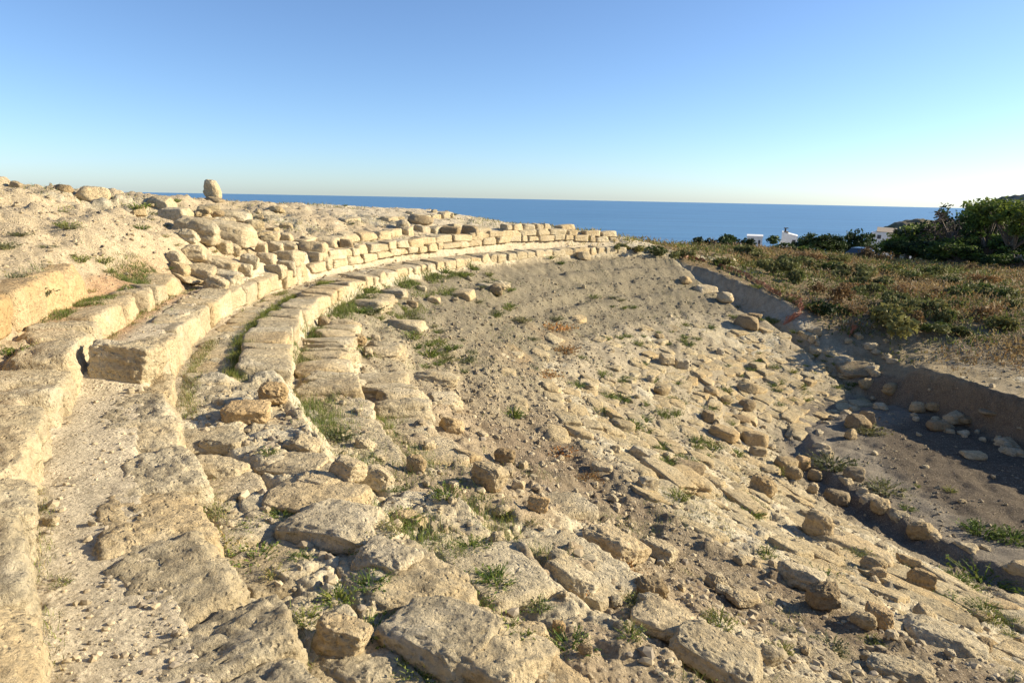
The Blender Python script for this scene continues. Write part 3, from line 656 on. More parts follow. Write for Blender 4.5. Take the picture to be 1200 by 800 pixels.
# slabs of the broken seats close to the viewer
for t in [(340, 594, 458, 642, 'pale slab beside the bright green weed', 'slab', B, -20), (418, 630, 492, 672, 'pale slab downhill right of the green weed slab', 'slab', B, -25), (448, 698, 588, 778, 'pitted slab with a dark hollow under its far end', 'slab', B, -30), (494, 740, 646, 812, 'brightest pale slab at the bottom edge', 'slab', B, -25), (372, 700, 432, 768, 'white eroded rock left of the largest weed', 'slab', B), (374, 756, 470, 806, 'eroded slab at the bottom edge left of the brightest slab', 'slab', B, -20), (350, 545, 402, 574, 'worn block in a rank of blocks above the weed slab', 'slab', B, -15), (306, 530, 384, 556, 'long worn block at the foot of the paved seat row', 'slab', B, -10), (336, 508, 376, 532, 'worn block left of the grey green weed', 'slab', B, -10), (312, 572, 426, 604, 'broad flat slab under the bright green weed', 'slab', B, -15), (600, 722, 642, 758, 'lumpy pale rock right of the brightest slab', 'slab', B), (638, 652, 702, 694, 'reddish stained pale slab under the big split slab', 'slab', B, -35), (660, 686, 716, 708, 'low grey slab left of the rounded grey boulder', 'slab', B, -30), (456, 586, 500, 616, 'small slab among broken seats above the green weeds', 'slab', B, -30), (222, 528, 290, 566, 'flat slab with a crack at the foot of the walkway edge', 'slab', B, -8), (240, 500, 290, 526, 'paving slab before the squared ochre block', 'slab', B, -5), (1020, 758, 1088, 800, 'striped pale ledge at the bottom right', 'slab', B, -30), (1062, 728, 1150, 760, 'flat worn ledge of bedrock at lower right', 'slab', B, -30), (960, 620, 1040, 650, 'flat worn seat slabs below the tall tilted boulder', 'slab', B, -35)]:
    x0, y0, x1, y1, lab, form, mt = t[:7]
    loose(x0, y0, x1, y1, lab, form, mt, name='seat_slab', cat='stone slab', group='slabs of the broken seats', yaw=t[7] if len(t) > 7 else None, sink=.9, hk=.36, dk=.8)
# the tumbled ruin of blocks at the left end of the rim
for t in [
 (212, 294, 242, 310, 'upper left block of the tumbled heap at the left end of the rim', 'rough', B), (217, 312, 252, 334, 'big rounded block at the front of the tumbled heap', 'block', B), (236, 304, 278, 322, 'long block on top of the tumbled heap', 'block', B), (250, 317, 281, 336, 'right front block of the tumbled heap', 'block', B), (199, 310, 222, 325, 'left front block of the tumbled heap', 'rough', B), (240, 325, 266, 340, 'lowest block of the tumbled heap, on the walkway', 'slab', B), (208, 270, 233, 285, 'rounded stone on the slope above the tumbled heap', 'rough', B), (194, 298, 214, 314, 'rough stone at the dark scarp beside the tumbled heap', 'rough', B), (276, 310, 296, 324, 'small block right of the tumbled heap', 'block', B), (284, 300, 303, 313, 'small pale block uphill of the right end of the heap', 'block', B),
 (207, 257, 255, 281, 'large squared block with dark left end, higher of the two big ones', 'block', B, 6), (240, 264, 296, 286, 'large squared block with dark left end, lower of the two big ones', 'block', B, 6), (256, 246, 292, 258, 'long flat block lying above the two big squared ones', 'slab', B), (190, 243, 224, 261, 'block with dark shadow at the left, near the skyline bushes', 'block', B), (176, 232, 206, 246, 'broad rough stone among the skyline bushes', 'rough', B), (236, 247, 262, 255, 'dark rough stone under the standing stone', 'rough', G_), (252, 284, 271, 298, 'small squared block before the big ones', 'block', B), (265, 288, 281, 300, 'squared block left of the three course stack', 'block', B),
 (307, 273, 326, 285, 'left top block of the three course stack', 'block', B), (325, 274, 342, 285, 'right top block of the three course stack', 'block', B), (299, 285, 313, 298, 'left middle block of the three course stack', 'block', B), (311, 285, 332, 298, 'centre middle block of the three course stack', 'block', B), (330, 285, 347, 298, 'right middle block of the three course stack', 'block', B), (320, 297, 353, 313, 'wide bottom block of the three course stack', 'block', B), (301, 297, 322, 310, 'narrow bottom block of the three course stack', 'block', B), (352, 291, 384, 310, 'big block between the three course stack and the rim wall', 'block', B), (368, 300, 388, 316, 'rounded block at the corner of the rim wall', 'block', B), (363, 279, 396, 290, 'flat block with dark left end above the rim wall corner', 'block', B), (312, 317, 335, 331, 'squared block on the walkway below the stack', 'block', B), (325, 311, 348, 328, 'taller squared block on the walkway below the stack', 'block', B), (344, 315, 358, 325, 'last small block right of the pair on the walkway', 'block', B), (398, 283, 414, 297, 'dark end block of the far rim wall', 'block', G_),
 (92, 221, 126, 235, 'overhanging pale rock ledge on the left skyline', 'rough', B), (10, 213, 26, 221, 'small rock on the skyline at the far left', 'rough', G_), (66, 219, 84, 226, 'low dark rock on the left skyline', 'rough', G_), (112, 404, 182, 446, 'big pitted step block across the walkway', 'block', B, 6)]:
    x0, y0, x1, y1, lab, form, mt = t[:7]
    loose(x0, y0, x1, y1, lab, form, mt, name='ruin_block', cat='stone block', group='fallen and stacked blocks at the left of the rim', yaw=t[7] if len(t) > 7 else U(-8, 14), sink=.4, hk=.84, dk=.75)
# standing stone on the skyline, with the dark stone it stands on
p, n, dep = pix(251, 234.5)
k = dep / FPX
v, f = stone_verts((19 * k, 14 * k, 24 * k), 14, 4242, sq=3.4, rough=.12, chips=5, chipd=.88)
tz = np.clip(v[:, 2] / v[:, 2].max(), 0, 1); v[:, 0] = v[:, 0] * (1 - .62 * np.clip(tz - .4, 0, 1) ** 1.1 - .18 * np.clip(.3 - tz, 0, 1)) - 3.2 * k * tz
st = link('standing_stone', mesh_np('standing_stone', v, f, True, mats=[M_ROCK]), (p.x, p.y, p.z - 1.5 * k), label='pale upright standing stone alone on the skyline', cat='standing stone')
loose(242, 230, 262, 237, 'dark flat rock under the pale standing stone', 'slab', G_)

# ------------------------------------------------------------------ gravel and rubble (past counting)
def ico():
    t = (1 + 5 ** .5) / 2
    v = np.array([(-1, t, 0), (1, t, 0), (-1, -t, 0), (1, -t, 0), (0, -1, t), (0, 1, t), (0, -1, -t), (0, 1, -t), (t, 0, -1), (t, 0, 1), (-t, 0, -1), (-t, 0, 1)]) / math.hypot(1, t)
    f = np.array([(0, 11, 5), (0, 5, 1), (0, 1, 7), (0, 7, 10), (0, 10, 11), (1, 5, 9), (5, 11, 4), (11, 10, 2), (10, 7, 6), (7, 1, 8), (3, 9, 4), (3, 4, 2), (3, 2, 6), (3, 6, 8), (3, 8, 9), (4, 9, 5), (2, 4, 11), (6, 2, 10), (8, 6, 7), (9, 8, 1)])
    return v, f
ICV, ICF = ico()
def scatter_pts(n, dmin, dmax, power=1.0, amax=42):
    """random ground points, denser towards the viewer's side of the site"""
    t = rng.random(n); d = dmin * (dmax / dmin) ** (t ** power); an = np.radians(rng.uniform(-amax, amax, n))
    return d * np.sin(an), d * np.cos(an), d
def ground_z(x, y):
    d = np.hypot(x, y); an = np.arctan2(x, y)
    fi = np.interp(an, AN, np.arange(len(AN))); di = np.interp(d, DS, np.arange(len(DS)))
    i = np.clip(fi.astype(int), 0, len(AN) - 2); j = np.clip(di.astype(int), 0, len(DS) - 2); u = fi - i; v = di - j
    return (gz[j, i] * (1 - u) + gz[j, i + 1] * u) * (1 - v) + (gz[j + 1, i] * (1 - u) + gz[j + 1, i + 1] * u) * v
OCV = np.array([(1, 0, 0), (-1, 0, 0), (0, 1, 0), (0, -1, 0), (0, 0, 1), (0, 0, -1.)]); OCF = np.array([(0, 2, 4), (2, 1, 4), (1, 3, 4), (3, 0, 4), (2, 0, 5), (1, 2, 5), (3, 1, 5), (0, 3, 5)])
def stones_stuff(name, n, dmin, dmax, smin, smax, dens, mat, label, power=1.0, SV=ICV, SF=ICF):
    m_ = len(SV)
    x, y, d = scatter_pts(n, dmin, dmax, power); keep = rng.random(n) < dens(x, y); x, y, d = x[keep], y[keep], d[keep]
    z = ground_z(x, y); n = len(x)
    s = smin * (smax / smin) ** (rng.random(n) ** 2.2)
    s = np.maximum(s, .0005 * d)
    e = rng.uniform(.6, 1.25, (n, 3)); e[:, 2] *= .75
    jit = rng.uniform(.72, 1.2, (n, m_, 1))
    vv = SV[None] * jit * (s[:, None] * e)[:, None, :]
    th = rng.uniform(0, 6.283, n); c_, s_ = np.cos(th)[:, None], np.sin(th)[:, None]
    vx = vv[..., 0] * c_ - vv[..., 1] * s_; vy = vv[..., 0] * s_ + vv[..., 1] * c_
    vs = np.stack([vx + x[:, None], vy + y[:, None], vv[..., 2] + (z + s * .15)[:, None]], -1).reshape(-1, 3)
    fs = (SF[None] + (np.arange(n) * m_)[:, None, None]).reshape(-1, 3)
    tone = rng.choice([0, 1, 2], n, p=[.6, .25, .15]); pal = np.array([(.43, .35, .225), (.35, .28, .18), (.27, .225, .165)])[tone] * rng.uniform(.8, 1.2, (n, 1))
    return link(name, mesh_np(name, vs, fs, False, np.repeat(pal, m_, 0), mats=[mat]), kind='stuff', label=label)
mp_, N, L, b = new_mat('pebbles'); vc = N.new('ShaderNodeVertexColor'); vc.layer_name = 'col'; L.new(vc.outputs[0], b.inputs['Base Color']); b.inputs['Roughness'].default_value = .95; b.inputs['Specular IOR Level'].default_value = .1
def dens_g(x, y):
    r, a = polar(x, y); sd, _ = cut_side(x, y); n = fbm(x * .8, y * .8, 501, 3)
    w = np.full(x.shape, .5); w = np.where((r > 17.9) & (r < 18.4), .8, w); w = np.where((r > 12) & (r < 14.6), 1.0, w); w = np.where((r < 6.8), .12, w); w = np.where(sd > 0, .12, w)
    return np.clip(w + n * .9, 0.03, 1)
stones_stuff('gravel', 30000, 1.8, 34, .004, .022, dens_g, mp_, 'fine pale gravel strewn over walkway and slopes')
stones_stuff('rubble', 24000, 2.8, 30, .010, .055, lambda x, y: dens_g(x, y) * np.where(polar(x, y)[0] > 19.3, .7, np.where(polar(x, y)[0] > 17.6, .1, .85)), mp_, 'broken stone rubble on the earth slopes', .6)

# ------------------------------------------------------------------ plants
def plant_mat(name, tr=.25):
    m, N, L, b = new_mat(name); vc = N.new('ShaderNodeVertexColor'); vc.layer_name = 'col'; oi = N.new('ShaderNodeObjectInfo')
    c = mixc(N, L, 1, vc.outputs[0], ramp(N, L, oi.outputs['Random'], [(0, (.75, .8, .8)), (.5, (1, 1, 1)), (1, (1.25, 1.12, .95))]), 'MULTIPLY')
    L.new(c, b.inputs['Base Color']); b.inputs['Roughness'].default_value = .7; b.inputs['Specular IOR Level'].default_value = .2
    t = N.new('ShaderNodeBsdfTranslucent'); L.new(c, t.inputs[0]); mx = N.new('ShaderNodeMixShader'); mx.inputs[0].default_value = tr
    L.new(b.outputs[0], mx.inputs[1]); L.new(t.outputs[0], mx.inputs[2]); L.new(mx.outputs[0], N['Material Output'].inputs['Surface'])
    return m
M_PLANT = plant_mat('leaf')
def blades(base, h, lean, width, cols, seg=2):
    """tapered bent blades as one array mesh; base (n,3), lean (n,2)"""
    n = len(base); th = rng.uniform(0, math.pi, n); wx = np.cos(th) * width / 2; wy = np.sin(th) * width / 2
    vs = []; 
    for s in range(seg + 1):
        t = s / seg; q = 1 - .85 * t
        cx = base[:, 0] + lean[:, 0] * t * t; cy = base[:, 1] + lean[:, 1] * t * t; cz_ = base[:, 2] + h * t * (1 - .25 * t)
        vs.append(np.stack([cx - wx * q, cy - wy * q, cz_], -1)); vs.append(np.stack([cx + wx * q, cy + wy * q, cz_], -1))
    V_ = np.stack(vs, 1).reshape(-1, 3); k = 2 * (seg + 1); b0 = np.arange(n)[:, None] * k
    F_ = np.concatenate([np.concatenate([b0 + 2 * s, b0 + 2 * s + 1, b0 + 2 * s + 3, b0 + 2 * s + 2], 1) for s in range(seg)])
    return V_, F_, np.repeat(cols, k, 0)
GREEN, YGREEN, OLIVE, GREYG, STRAW, PINK = (.10, .155, .035), (.21, .24, .055), (.17, .17, .06), (.20, .205, .12), (.42, .33, .17), (.33, .235, .165)
def pal(n, names, j=.25):
    c = np.array(names)[rng.integers(0, len(names), n)]; return c * rng.uniform(1 - j, 1 + j, (n, 1))
def weed_mesh(n, rad, h, names, w=.012, spread=1.0):
    th = rng.uniform(0, 6.283, n); q = np.sqrt(rng.random(n)) * rad
    base = np.stack([np.cos(th) * q * .6, np.sin(th) * q * .6, -np.full(n, .02)], -1)
    ln = np.stack([np.cos(th), np.sin(th)], -1) * (q * .6 * spread + rng.uniform(.0, .5, n) * rad)[:, None]
    hh = h * rng.uniform(.5, 1.05, n) * (1.05 - .45 * q / rad)
    v, f, c = blades(base, hh, ln, w * rng.uniform(.7, 1.4, n), pal(n, names))
    # small side leaves
    m = n * 3; i = rng.integers(0, n, m); t = rng.uniform(.25, 1, m)
    ctr = np.stack([base[i, 0] + ln[i, 0] * t * t, base[i, 1] + ln[i, 1] * t * t, base[i, 2] + hh[i] * t * (1 - .25 * t)], -1)
    d1 = rng.normal(size=(m, 3)); d1 /= np.linalg.norm(d1, axis=1)[:, None]; d2 = np.cross(d1, rng.normal(size=(m, 3))); d2 /= np.linalg.norm(d2, axis=1)[:, None]
    s = (rad * .09 * rng.uniform(.6, 1.4, m))[:, None]
    lv = np.stack([ctr - d1 * s, ctr + d2 * s * .4, ctr + d1 * s, ctr - d2 * s * .4], 1).reshape(-1, 3); lf = (np.arange(m)[:, None] * 4 + np.arange(4)[None]) + len(v)
    return mesh_np('weed_plant', np.r_[v, lv], [f, lf], False, np.r_[c, np.repeat(pal(m, names), 4, 0)], mats=[M_PLANT])
WEEDS = dict(green=[weed_mesh(90, .16, .17, [GREEN, GREEN, YGREEN]) for _ in range(3)], yellow=[weed_mesh(80, .16, .20, [YGREEN, YGREEN, GREEN, OLIVE], .009) for _ in range(3)],
             grey=[weed_mesh(90, .18, .14, [GREYG, OLIVE]) for _ in range(2)], rust=[weed_mesh(110, .2, .12, [(.42, .20, .06), (.34, .17, .06), STRAW], .006) for _ in range(2)], dry=[weed_mesh(70, .15, .18, [STRAW, OLIVE, YGREEN], .006) for _ in range(3)])
def weed(px, py, wpx, kind, label, group='weeds growing in the ruins', hk=1.0):
    p, n, dep = pix(px, py)
    if p is None: return
    s = 1.25 * wpx * dep / FPX / .36
    link('weed_plant', random.choice(WEEDS[kind]), p, label=label, cat='plant', group=group, rot=(0, 0, U(0, 6)), scale=(s, s, s * hk))
for t in [(367, 598, 36, 'green', 'bright green weed between pale slabs, left of centre foreground'), (432, 752, 60, 'green', 'largest dark green weed in the crack between near slabs', 1.3), (395, 703, 40, 'green', 'weed just above the largest dark green one'), (486, 792, 50, 'yellow', 'yellow green weed at the bottom edge beside the near slab'), (553, 643, 34, 'green', 'compact green bush on the stones near bottom centre'), (468, 614, 44, 'green', 'green weed spreading beside the broken seats'), (527, 660, 30, 'yellow', 'pale yellow green weed left of the compact green bush'), (523, 580, 36, 'yellow', 'low yellow green weed on the rubble'), (601, 487, 26, 'green', 'single round green bush alone on the grey earth slope', 1.2), (581, 680, 44, 'green', 'leggy green weed on the earth below the compact bush'), (632, 712, 28, 'yellow', 'green tuft by the rubble at bottom centre'), (739, 706, 26, 'yellow', 'yellow tuft against the rounded grey boulder'), (844, 730, 36, 'yellow', 'bright weed on the lower brown earth'), (917, 764, 28, 'yellow', 'round weed low on the brown earth at the bottom'), (974, 760, 36, 'grey', 'tall ragged weed right of the round one at the bottom'), (22, 413, 34, 'green', 'green weed on top of the left wall'), (111, 409, 24, 'green', 'green weed at the inner corner of the big step block'), (180, 508, 30, 'yellow', 'yellow green weed on the walkway edge'), (240, 606, 46, 'dry', 'dry grass clump under the walkway edge'), (395, 512, 36, 'grey', 'grey green weed among the broken pale rows'), (117, 388, 18, 'green', 'small weed against the walkway kerb'), (165, 268, 18, 'green', 'round bush on the left mound slope'), (160, 244, 26, 'green', 'dark bush on the left skyline'), (205, 236, 14, 'green', 'small dark bush left of the standing stone'), (1000, 655, 30, 'grey', 'grey green shrub beside the brown boulder'), (1018, 506, 32, 'grey', 'pale grey green shrub on the orchestra floor'), (1113, 575, 14, 'yellow', 'small weed on the orchestra floor at the shade line'), (1075, 570, 9, 'yellow', 'tiny weed on the open orchestra floor'), (776, 488, 24, 'yellow', 'yellow weed on the stony slope'), (1022, 753, 22, 'yellow', 'weed beside the stone at the lower right'), (1150, 624, 40, 'green', 'spreading green weed on the orchestra floor at right'), (1187, 632, 40, 'green', 'green weed at the right edge of the orchestra floor'), (1035, 574, 40, 'grey', 'pale weed on the drain lip'), (975, 545, 44, 'grey', 'dry pale weeds between stones and orchestra'), (1150, 680, 60, 'green', 'dark weeds filling the drain at lower right'), (1063, 596, 16, 'green', 'green weed in the drain'), (850, 631, 12, 'yellow', 'small weed beside lower flagstones'), (500, 404, 18, 'green', 'green weed by the small stone on the earth slope'), (40, 580, 20, 'dry', 'dry tuft at the foot of the left wall'), (70, 684, 26, 'dry', 'dry tuft against the near left wall'), (712, 646, 30, 'rust', 'orange dry grass under the big split slab'), (728, 668, 34, 'rust', 'orange dry grass right above the rounded grey boulder'), (668, 690, 32, 'rust', 'rust red dry plant in the hollow left of the rounded grey boulder'), (652, 532, 28, 'rust', 'orange dry grass at the top of the brown earth band'), (640, 440, 24, 'rust', 'orange dry grass in the gully of the grey slope'), (660, 412, 26, 'rust', 'orange dry grass high in the gully of the grey slope'), (690, 560, 24, 'rust', 'orange dry grass below the lone pale slab'), (650, 385, 30, 'rust', 'orange dry grass patch on the far earth slope'), (232, 585, 40, 'dry', 'feathery dry grass beside the walkway edge, upper clump'), (262, 640, 44, 'dry', 'feathery dry grass beside the walkway edge, lower clump'), (330, 622, 30, 'dry', 'spiky dry plant left of the pale slab'), (530, 690, 50, 'green', 'sprawling green weeds below the compact green bush'), (560, 712, 40, 'yellow', 'yellow green weeds at the rubble edge, bottom centre')]:
    weed(*t[:5], hk=t[5] if len(t) > 5 else 1.0)
# the lesser weeds, by the strip of ground they grow on
def auto_weeds(n, test, wlo, whi, kinds, label, group):
    c_ = 0; t = 0
    while c_ < n and t < n * 60:
        t += 1; px, py = U(0, 1200), U(240, 800); p, nn, dep = pix(px, py)
        if p is None or dep > 60: continue
        r, a = polar(p.x, p.y); sd = cut_side(np.array([p.x]), np.array([p.y]))[0][0]
        if not test(float(r), float(a), float(sd), p): continue
        s = U(wlo, whi) / .36
        kd = random.choice(kinds); link('weed_plant', random.choice(WEEDS[kd]), p, label={'green': 'green', 'yellow': 'yellow green', 'grey': 'grey green', 'dry': 'dry'}[kd] + ' ' + label + ' ' + where(p).replace('well ', 'far '), cat='plant', group=group, rot=(0, 0, U(0, 6)), scale=(s, s, s * U(.7, 1.2))); c_ += 1
auto_weeds(120, lambda r, a, sd, p: 7.2 < r < 12 and a > 100 and sd < -.3 and nzs(p.x, p.y, 601, .7) > -.05, .22, .5, ['yellow', 'yellow', 'green'], 'weed on stony slope', 'weeds of the stony slope')
auto_weeds(60, lambda r, a, sd, p: 13 < r < 16.6 and 125 < a < 186 and nzs(p.x, p.y, 602, .5) > .02, .22, .6, ['green', 'yellow', 'grey'], 'weed on upper earth', 'weeds of the earth slope')
auto_weeds(46, lambda r, a, sd, p: 14 < r < 17.5 and a > 184, .14, .34, ['yellow', 'green', 'dry'], 'weed in broken seats', 'weeds of the broken seats')
auto_weeds(40, lambda r, a, sd, p: r > 18.6 and 128 < a < 200 and sd < 0 and p.y < 40, .12, .4, ['grey', 'yellow', 'dry'], 'weed above the rim', 'weeds above the rim')

# grass in the joints and under the risers
def grass_stuff(name, n, pick, hlo, hhi, names, width, label):
    x, y, d = pick(n); z = ground_z(x, y); n = len(x)
    ln = rng.normal(0, .35, (n, 2)); h = rng.uniform(hlo, hhi, n)
    v, f, c = blades(np.stack([x, y, z - .01], -1), h, ln * h[:, None], np.maximum(width, .0007 * d), pal(n, names))
    return link(name, mesh_np(name, v, f, False, c, mats=[M_PLANT]), kind='stuff', label=label)
def ring_pick(r0, sg, a0, a1, thr, sd=700, f=1.2):
    def go(n):
        r = r0 + rng.normal(0, sg, n); a = np.radians(rng.uniform(a0, a1, n)); x = CEN[0] + r * np.cos(a); y = CEN[1] + r * np.sin(a)
        k = fbm(x * f, y * f, sd, 3) > thr; return x[k], y[k], np.hypot(x, y)[k]
    return go
grass_stuff('joint_grass', 18000, ring_pick(17.18, .06, 174, 207, -.16), .04, .14, [GREEN, YGREEN, OLIVE], .005, 'green grass in the joint along the top seat row')
grass_stuff('kerb_grass', 9000, ring_pick(17.60, .05, 178, 222, .0, 702), .03, .10, [YGREEN, OLIVE, STRAW], .004, 'dry and green grass along the foot of the walkway edge')
grass_stuff('row_grass', 22000, ring_pick(16.4, .14, 150, 215, -.04, 703), .04, .17, [GREEN, YGREEN, OLIVE], .005, 'grass at the foot of the top seat row')
grass_stuff('row_grass', 16000, ring_pick(15.6, .16, 150, 215, .0, 704), .03, .15, [YGREEN, OLIVE, GREEN], .005, 'grass at the foot of the second seat row')
grass_stuff('wall_grass', 5000, ring_pick(18.46, .04, 186, 224, .08, 705), .02, .08, [OLIVE, STRAW, YGREEN], .004, 'thin grass along the foot of the left wall')
grass_stuff('terrace_grass', 12000, ring_pick(18.9, .22, 187, 200, .05, 706), .03, .10, [YGREEN, OLIVE, GREEN], .005, 'grass on the ochre earth between the left walls')
def slope_pick(n):
    x, y, d = scatter_pts(n, 3, 36, .8); r, a = polar(x, y); sd, _ = cut_side(x, y); k = (r < 16.5) & (r > 7) & (sd < -.2) & (fbm(x * .9, y * .9, 710, 3) > .13); return x[k], y[k], d[k]
grass_stuff('slope_grass', 110000, slope_pick, .03, .11, [OLIVE, YGREEN, GREYG], .006, 'sparse grass on the earth and stone slopes')
def rim_pick(n):
    r = rng.uniform(18.3, 25, n); a = np.radians(rng.uniform(120, 190, n)); x = CEN[0] + r * np.cos(a); y = CEN[1] + r * np.sin(a); k = fbm(x * .8, y * .8, 712, 3) > .1; return x[k], y[k], np.hypot(x, y)[k]
grass_stuff('rim_grass', 14000, rim_pick, .04, .16, [OLIVE, STRAW, YGREEN], .006, 'dry grass on the ruined ground above the rim')
mp2_, N, L, b = new_mat('clods'); vc = N.new('ShaderNodeVertexColor'); vc.layer_name = 'col'; L.new(mixc(N, L, 1.0, vc.outputs[0], (.74, .72, .68), 'MULTIPLY'), b.inputs['Base Color']); b.inputs['Roughness'].default_value = .95
stones_stuff('rubble', 80000, 9, 42, .012, .06, lambda x, y: dens_g(x, y) * np.where(polar(x, y)[0] > 17.6, .35, .8), mp2_, 'broken stone rubble and clods on the far slopes', .7, OCV, OCF)

# ------------------------------------------------------------------ loose rubble of the ruins above the rim: every stone big enough to pick out
for i in range(46):
    for _ in range(50):
        px, py = U(150, 540), U(232, 300); p, n, dep = pix(px, py)
        if p is None or dep > 40: continue
        r, a = polar(p.x, p.y)
        if 18.9 < r < 23 and 128 < a < 179 and (px < 330 or rng.random() < .35): break
    w = U(.16, .5) * (1.0 if px < 340 else .75) * (.5 if r > 22.3 else 1); d = w * U(.6, .9); h = w * U(.35, .6)
    o = bpy.data.objects.new('rubble_stone', (LOWPOOL if rng.random() < .6 else POOL)[int(rng.integers(22))]); C.objects.link(o)
    q = Vector((U(-.25, .25), U(-.25, .25), 1)).normalized()
    o.matrix_world = Matrix.Translation(p - Vector((0, 0, h * .3))) @ Vector((0, 0, 1)).rotation_difference(q).to_matrix().to_4x4() @ Matrix.Rotation(U(-.5, .5) + R(20), 4, 'Z') @ Matrix.Diagonal((w, d, h, 1))
    o['label'] = ('large' if w > .42 else 'small' if w < .24 else 'middling') + ' broken stone above the rim, ' + where(p); o['category'] = 'stone'; o['group'] = 'broken stones above the rim'
SK = (('loose stone on earth', 'loose stones on the earth slope', lambda r, a: 12.3 < r < 16.4 and 112 < a < 224, 90, .06, .17),
      ('loose stone on the stony slope', 'loose stones on the stony slope', lambda r, a: 7.2 < r < 12.3 and a > 100, 40, .12, .32),
      ('stone on the orchestra floor', 'stones on the orchestra floor', lambda r, a: r < 5.8 , 14, .06, .18))
for lab, grp, tst, cnt, s0, s1 in SK:
    c_ = 0
    for _ in range(cnt * 80):
        if c_ >= cnt: break
        px, py = U(250, 1200), U(290, 800); p, n, dep = pix(px, py)
        if p is None or dep > 38: continue
        r, a = polar(p.x, p.y)
        if not tst(r, a): continue
        w = s0 * (s1 / s0) ** (rng.random() ** 1.6); d = w * U(.6, .95); h = w * U(.45, .8)
        o = bpy.data.objects.new('loose_stone', ROUGHPOOL[int(rng.integers(22))]); C.objects.link(o)
        o.matrix_world = Matrix.Translation(p - Vector((0, 0, h * .22))) @ Matrix.Rotation(U(0, 6.28), 4, 'Z') @ Matrix.Rotation(U(-.3, .3), 4, 'X') @ Matrix.Diagonal((w, d, h, 1))
        o['label'] = ('larger' if w > math.sqrt(s0 * s1) else 'small') + ' ' + lab + ', ' + where(p); o['category'] = 'stone'; o['group'] = grp; c_ += 1

# rocks of the broken ground between the cut wall and the bank, and stones of the bank itself
for lab, grp, box, cnt, s0, s1 in (('rock in the broken ground', 'rocks beside the orchestra bank', (940, 376, 1062, 446), 30, .14, .45), ('stone at the bank foot', 'stones at the bank foot', (1020, 466, 1196, 530), 22, .12, .4)):
    for _ in range(cnt):
        px, py = U(box[0], box[2]), U(box[1], box[3])
        if cnt == 22: py = 466 + (px - 1020) * .36 + U(-6, 8)
        p, n, dep = pix(px, py)
        if p is None: continue
        w = s0 * (s1 / s0) ** rng.random(); d = w * U(.6, .95); h = w * U(.4, .7)
        o = bpy.data.objects.new('rock', ROUGHPOOL[int(rng.integers(22))]); C.objects.link(o)
        o.matrix_world = Matrix.Translation(p - Vector((0, 0, h * .35))) @ Matrix.Rotation(U(0, 6.28), 4, 'Z') @ Matrix.Rotation(U(-.25, .25), 4, 'X') @ Matrix.Diagonal((w, d, h, 1))
        o['label'] = ('large ' if w > s1 * .5 else 'small ') + lab + ', ' + where(p); o['category'] = 'rock'; o['group'] = grp

# ------------------------------------------------------------------ the field beyond: dry grass, heath, low shrubs
def clump_stuff(name, pts, s, names, per, label, flat=.6, lk=.10):
    x, y = pts; n = len(x); z = ground_z(x, y); d = np.hypot(x, y)
    i = np.repeat(np.arange(n), per); m = len(i)
    o3 = rng.normal(size=(m, 3)); o3 /= np.linalg.norm(o3, axis=1)[:, None]; o3 *= (rng.random(m) ** .4)[:, None]; o3[:, 2] = np.abs(o3[:, 2]) * flat
    c = np.stack([x[i], y[i], z[i] - .03], -1) + o3 * s[i][:, None]
    lf = (lk * s[i] * rng.uniform(.6, 1.5, m) + .0006 * d[i])[:, None]
    d1 = rng.normal(size=(m, 3)); d1[:, 2] = np.abs(d1[:, 2]) + .6; d1 /= np.linalg.norm(d1, axis=1)[:, None]
    d2 = np.cross(d1, rng.normal(size=(m, 3))); d2 /= np.linalg.norm(d2, axis=1)[:, None]
    v = np.stack([c - d2 * lf * .45, c + d2 * lf * .45, c + d1 * lf * 2.2], 1).reshape(-1, 3)
    tone = pal(n, names, .2)[i] * rng.uniform(.75, 1.25, (m, 1))
    return link(name, mesh_np(name, v, (np.arange(m)[:, None] * 3 + np.arange(3)[None]), False, np.repeat(tone, 3, 0), mats=[M_PLANT]), kind='stuff', label=label)
def field_pts(n, test, x0, x1, y0, y1):
    x = rng.uniform(x0, x1, n); y = y0 * (y1 / y0) ** rng.random(n); k = test(x, y); return x[k], y[k]
def in_field(x, y, mg=.5):
    sd, _ = cut_side(x, y); return (sd > mg) & (np.hypot(x - CEN[0], y - CEN[1]) > 1) & (np.abs(np.arctan2(x, y)) < 1.0)
def veg(x, y):                                  # how overgrown: bare strip near the bank and wall, thick further out
    r, a = polar(x, y); d = np.hypot(x, y)
    v = sstep(23, 28, d + 5 * fbm(x * .2, y * .2, 801, 2)) * .9 + .06
    pth = np.abs((x - 27) * .45 - (y - 22) * -.9 - 2) ; 
    v = v * np.where(band(x + .6 * (y - 27), 23.0, 26.0, .8) * (y < 30) > .5, .25, 1)
    return v
xs, ys = field_pts(30000, lambda x, y: in_field(x, y) & (rng.random(len(x)) < veg(x, y)) & (fbm(x * .22, y * .22, 811, 3) < .2), 4, 75, 18, 85)
clump_stuff('dry_grass', (xs, ys), rng.uniform(.22, .62, len(xs)), [(.33, .235, .10), (.34, .235, .10), (.29, .205, .125), (.24, .17, .075), (.29, .17, .07)], 15, 'dry straw and pink brown grass covering the field beyond the theatre', .8, .07)
xs, ys = field_pts(14000, lambda x, y: in_field(x, y) & (rng.random(len(x)) < veg(x, y)) & (fbm(x * .22, y * .22, 811, 3) > -.02), 4, 75, 20, 85)
clump_stuff('heath', (xs, ys), rng.uniform(.25, .7, len(xs)), [OLIVE, (.14, .15, .04), (.11, .125, .032), (.19, .205, .05)], 16, 'olive green heath patches in the field beyond the theatre', .7, .07)
xs, ys = field_pts(2500, lambda x, y: (np.abs(fbm(x * .5, y * .5, 821, 3) + .08) < .16) & in_field(x, y, .2) & (np.hypot(x, y) < 30), 6, 32, 10, 32)
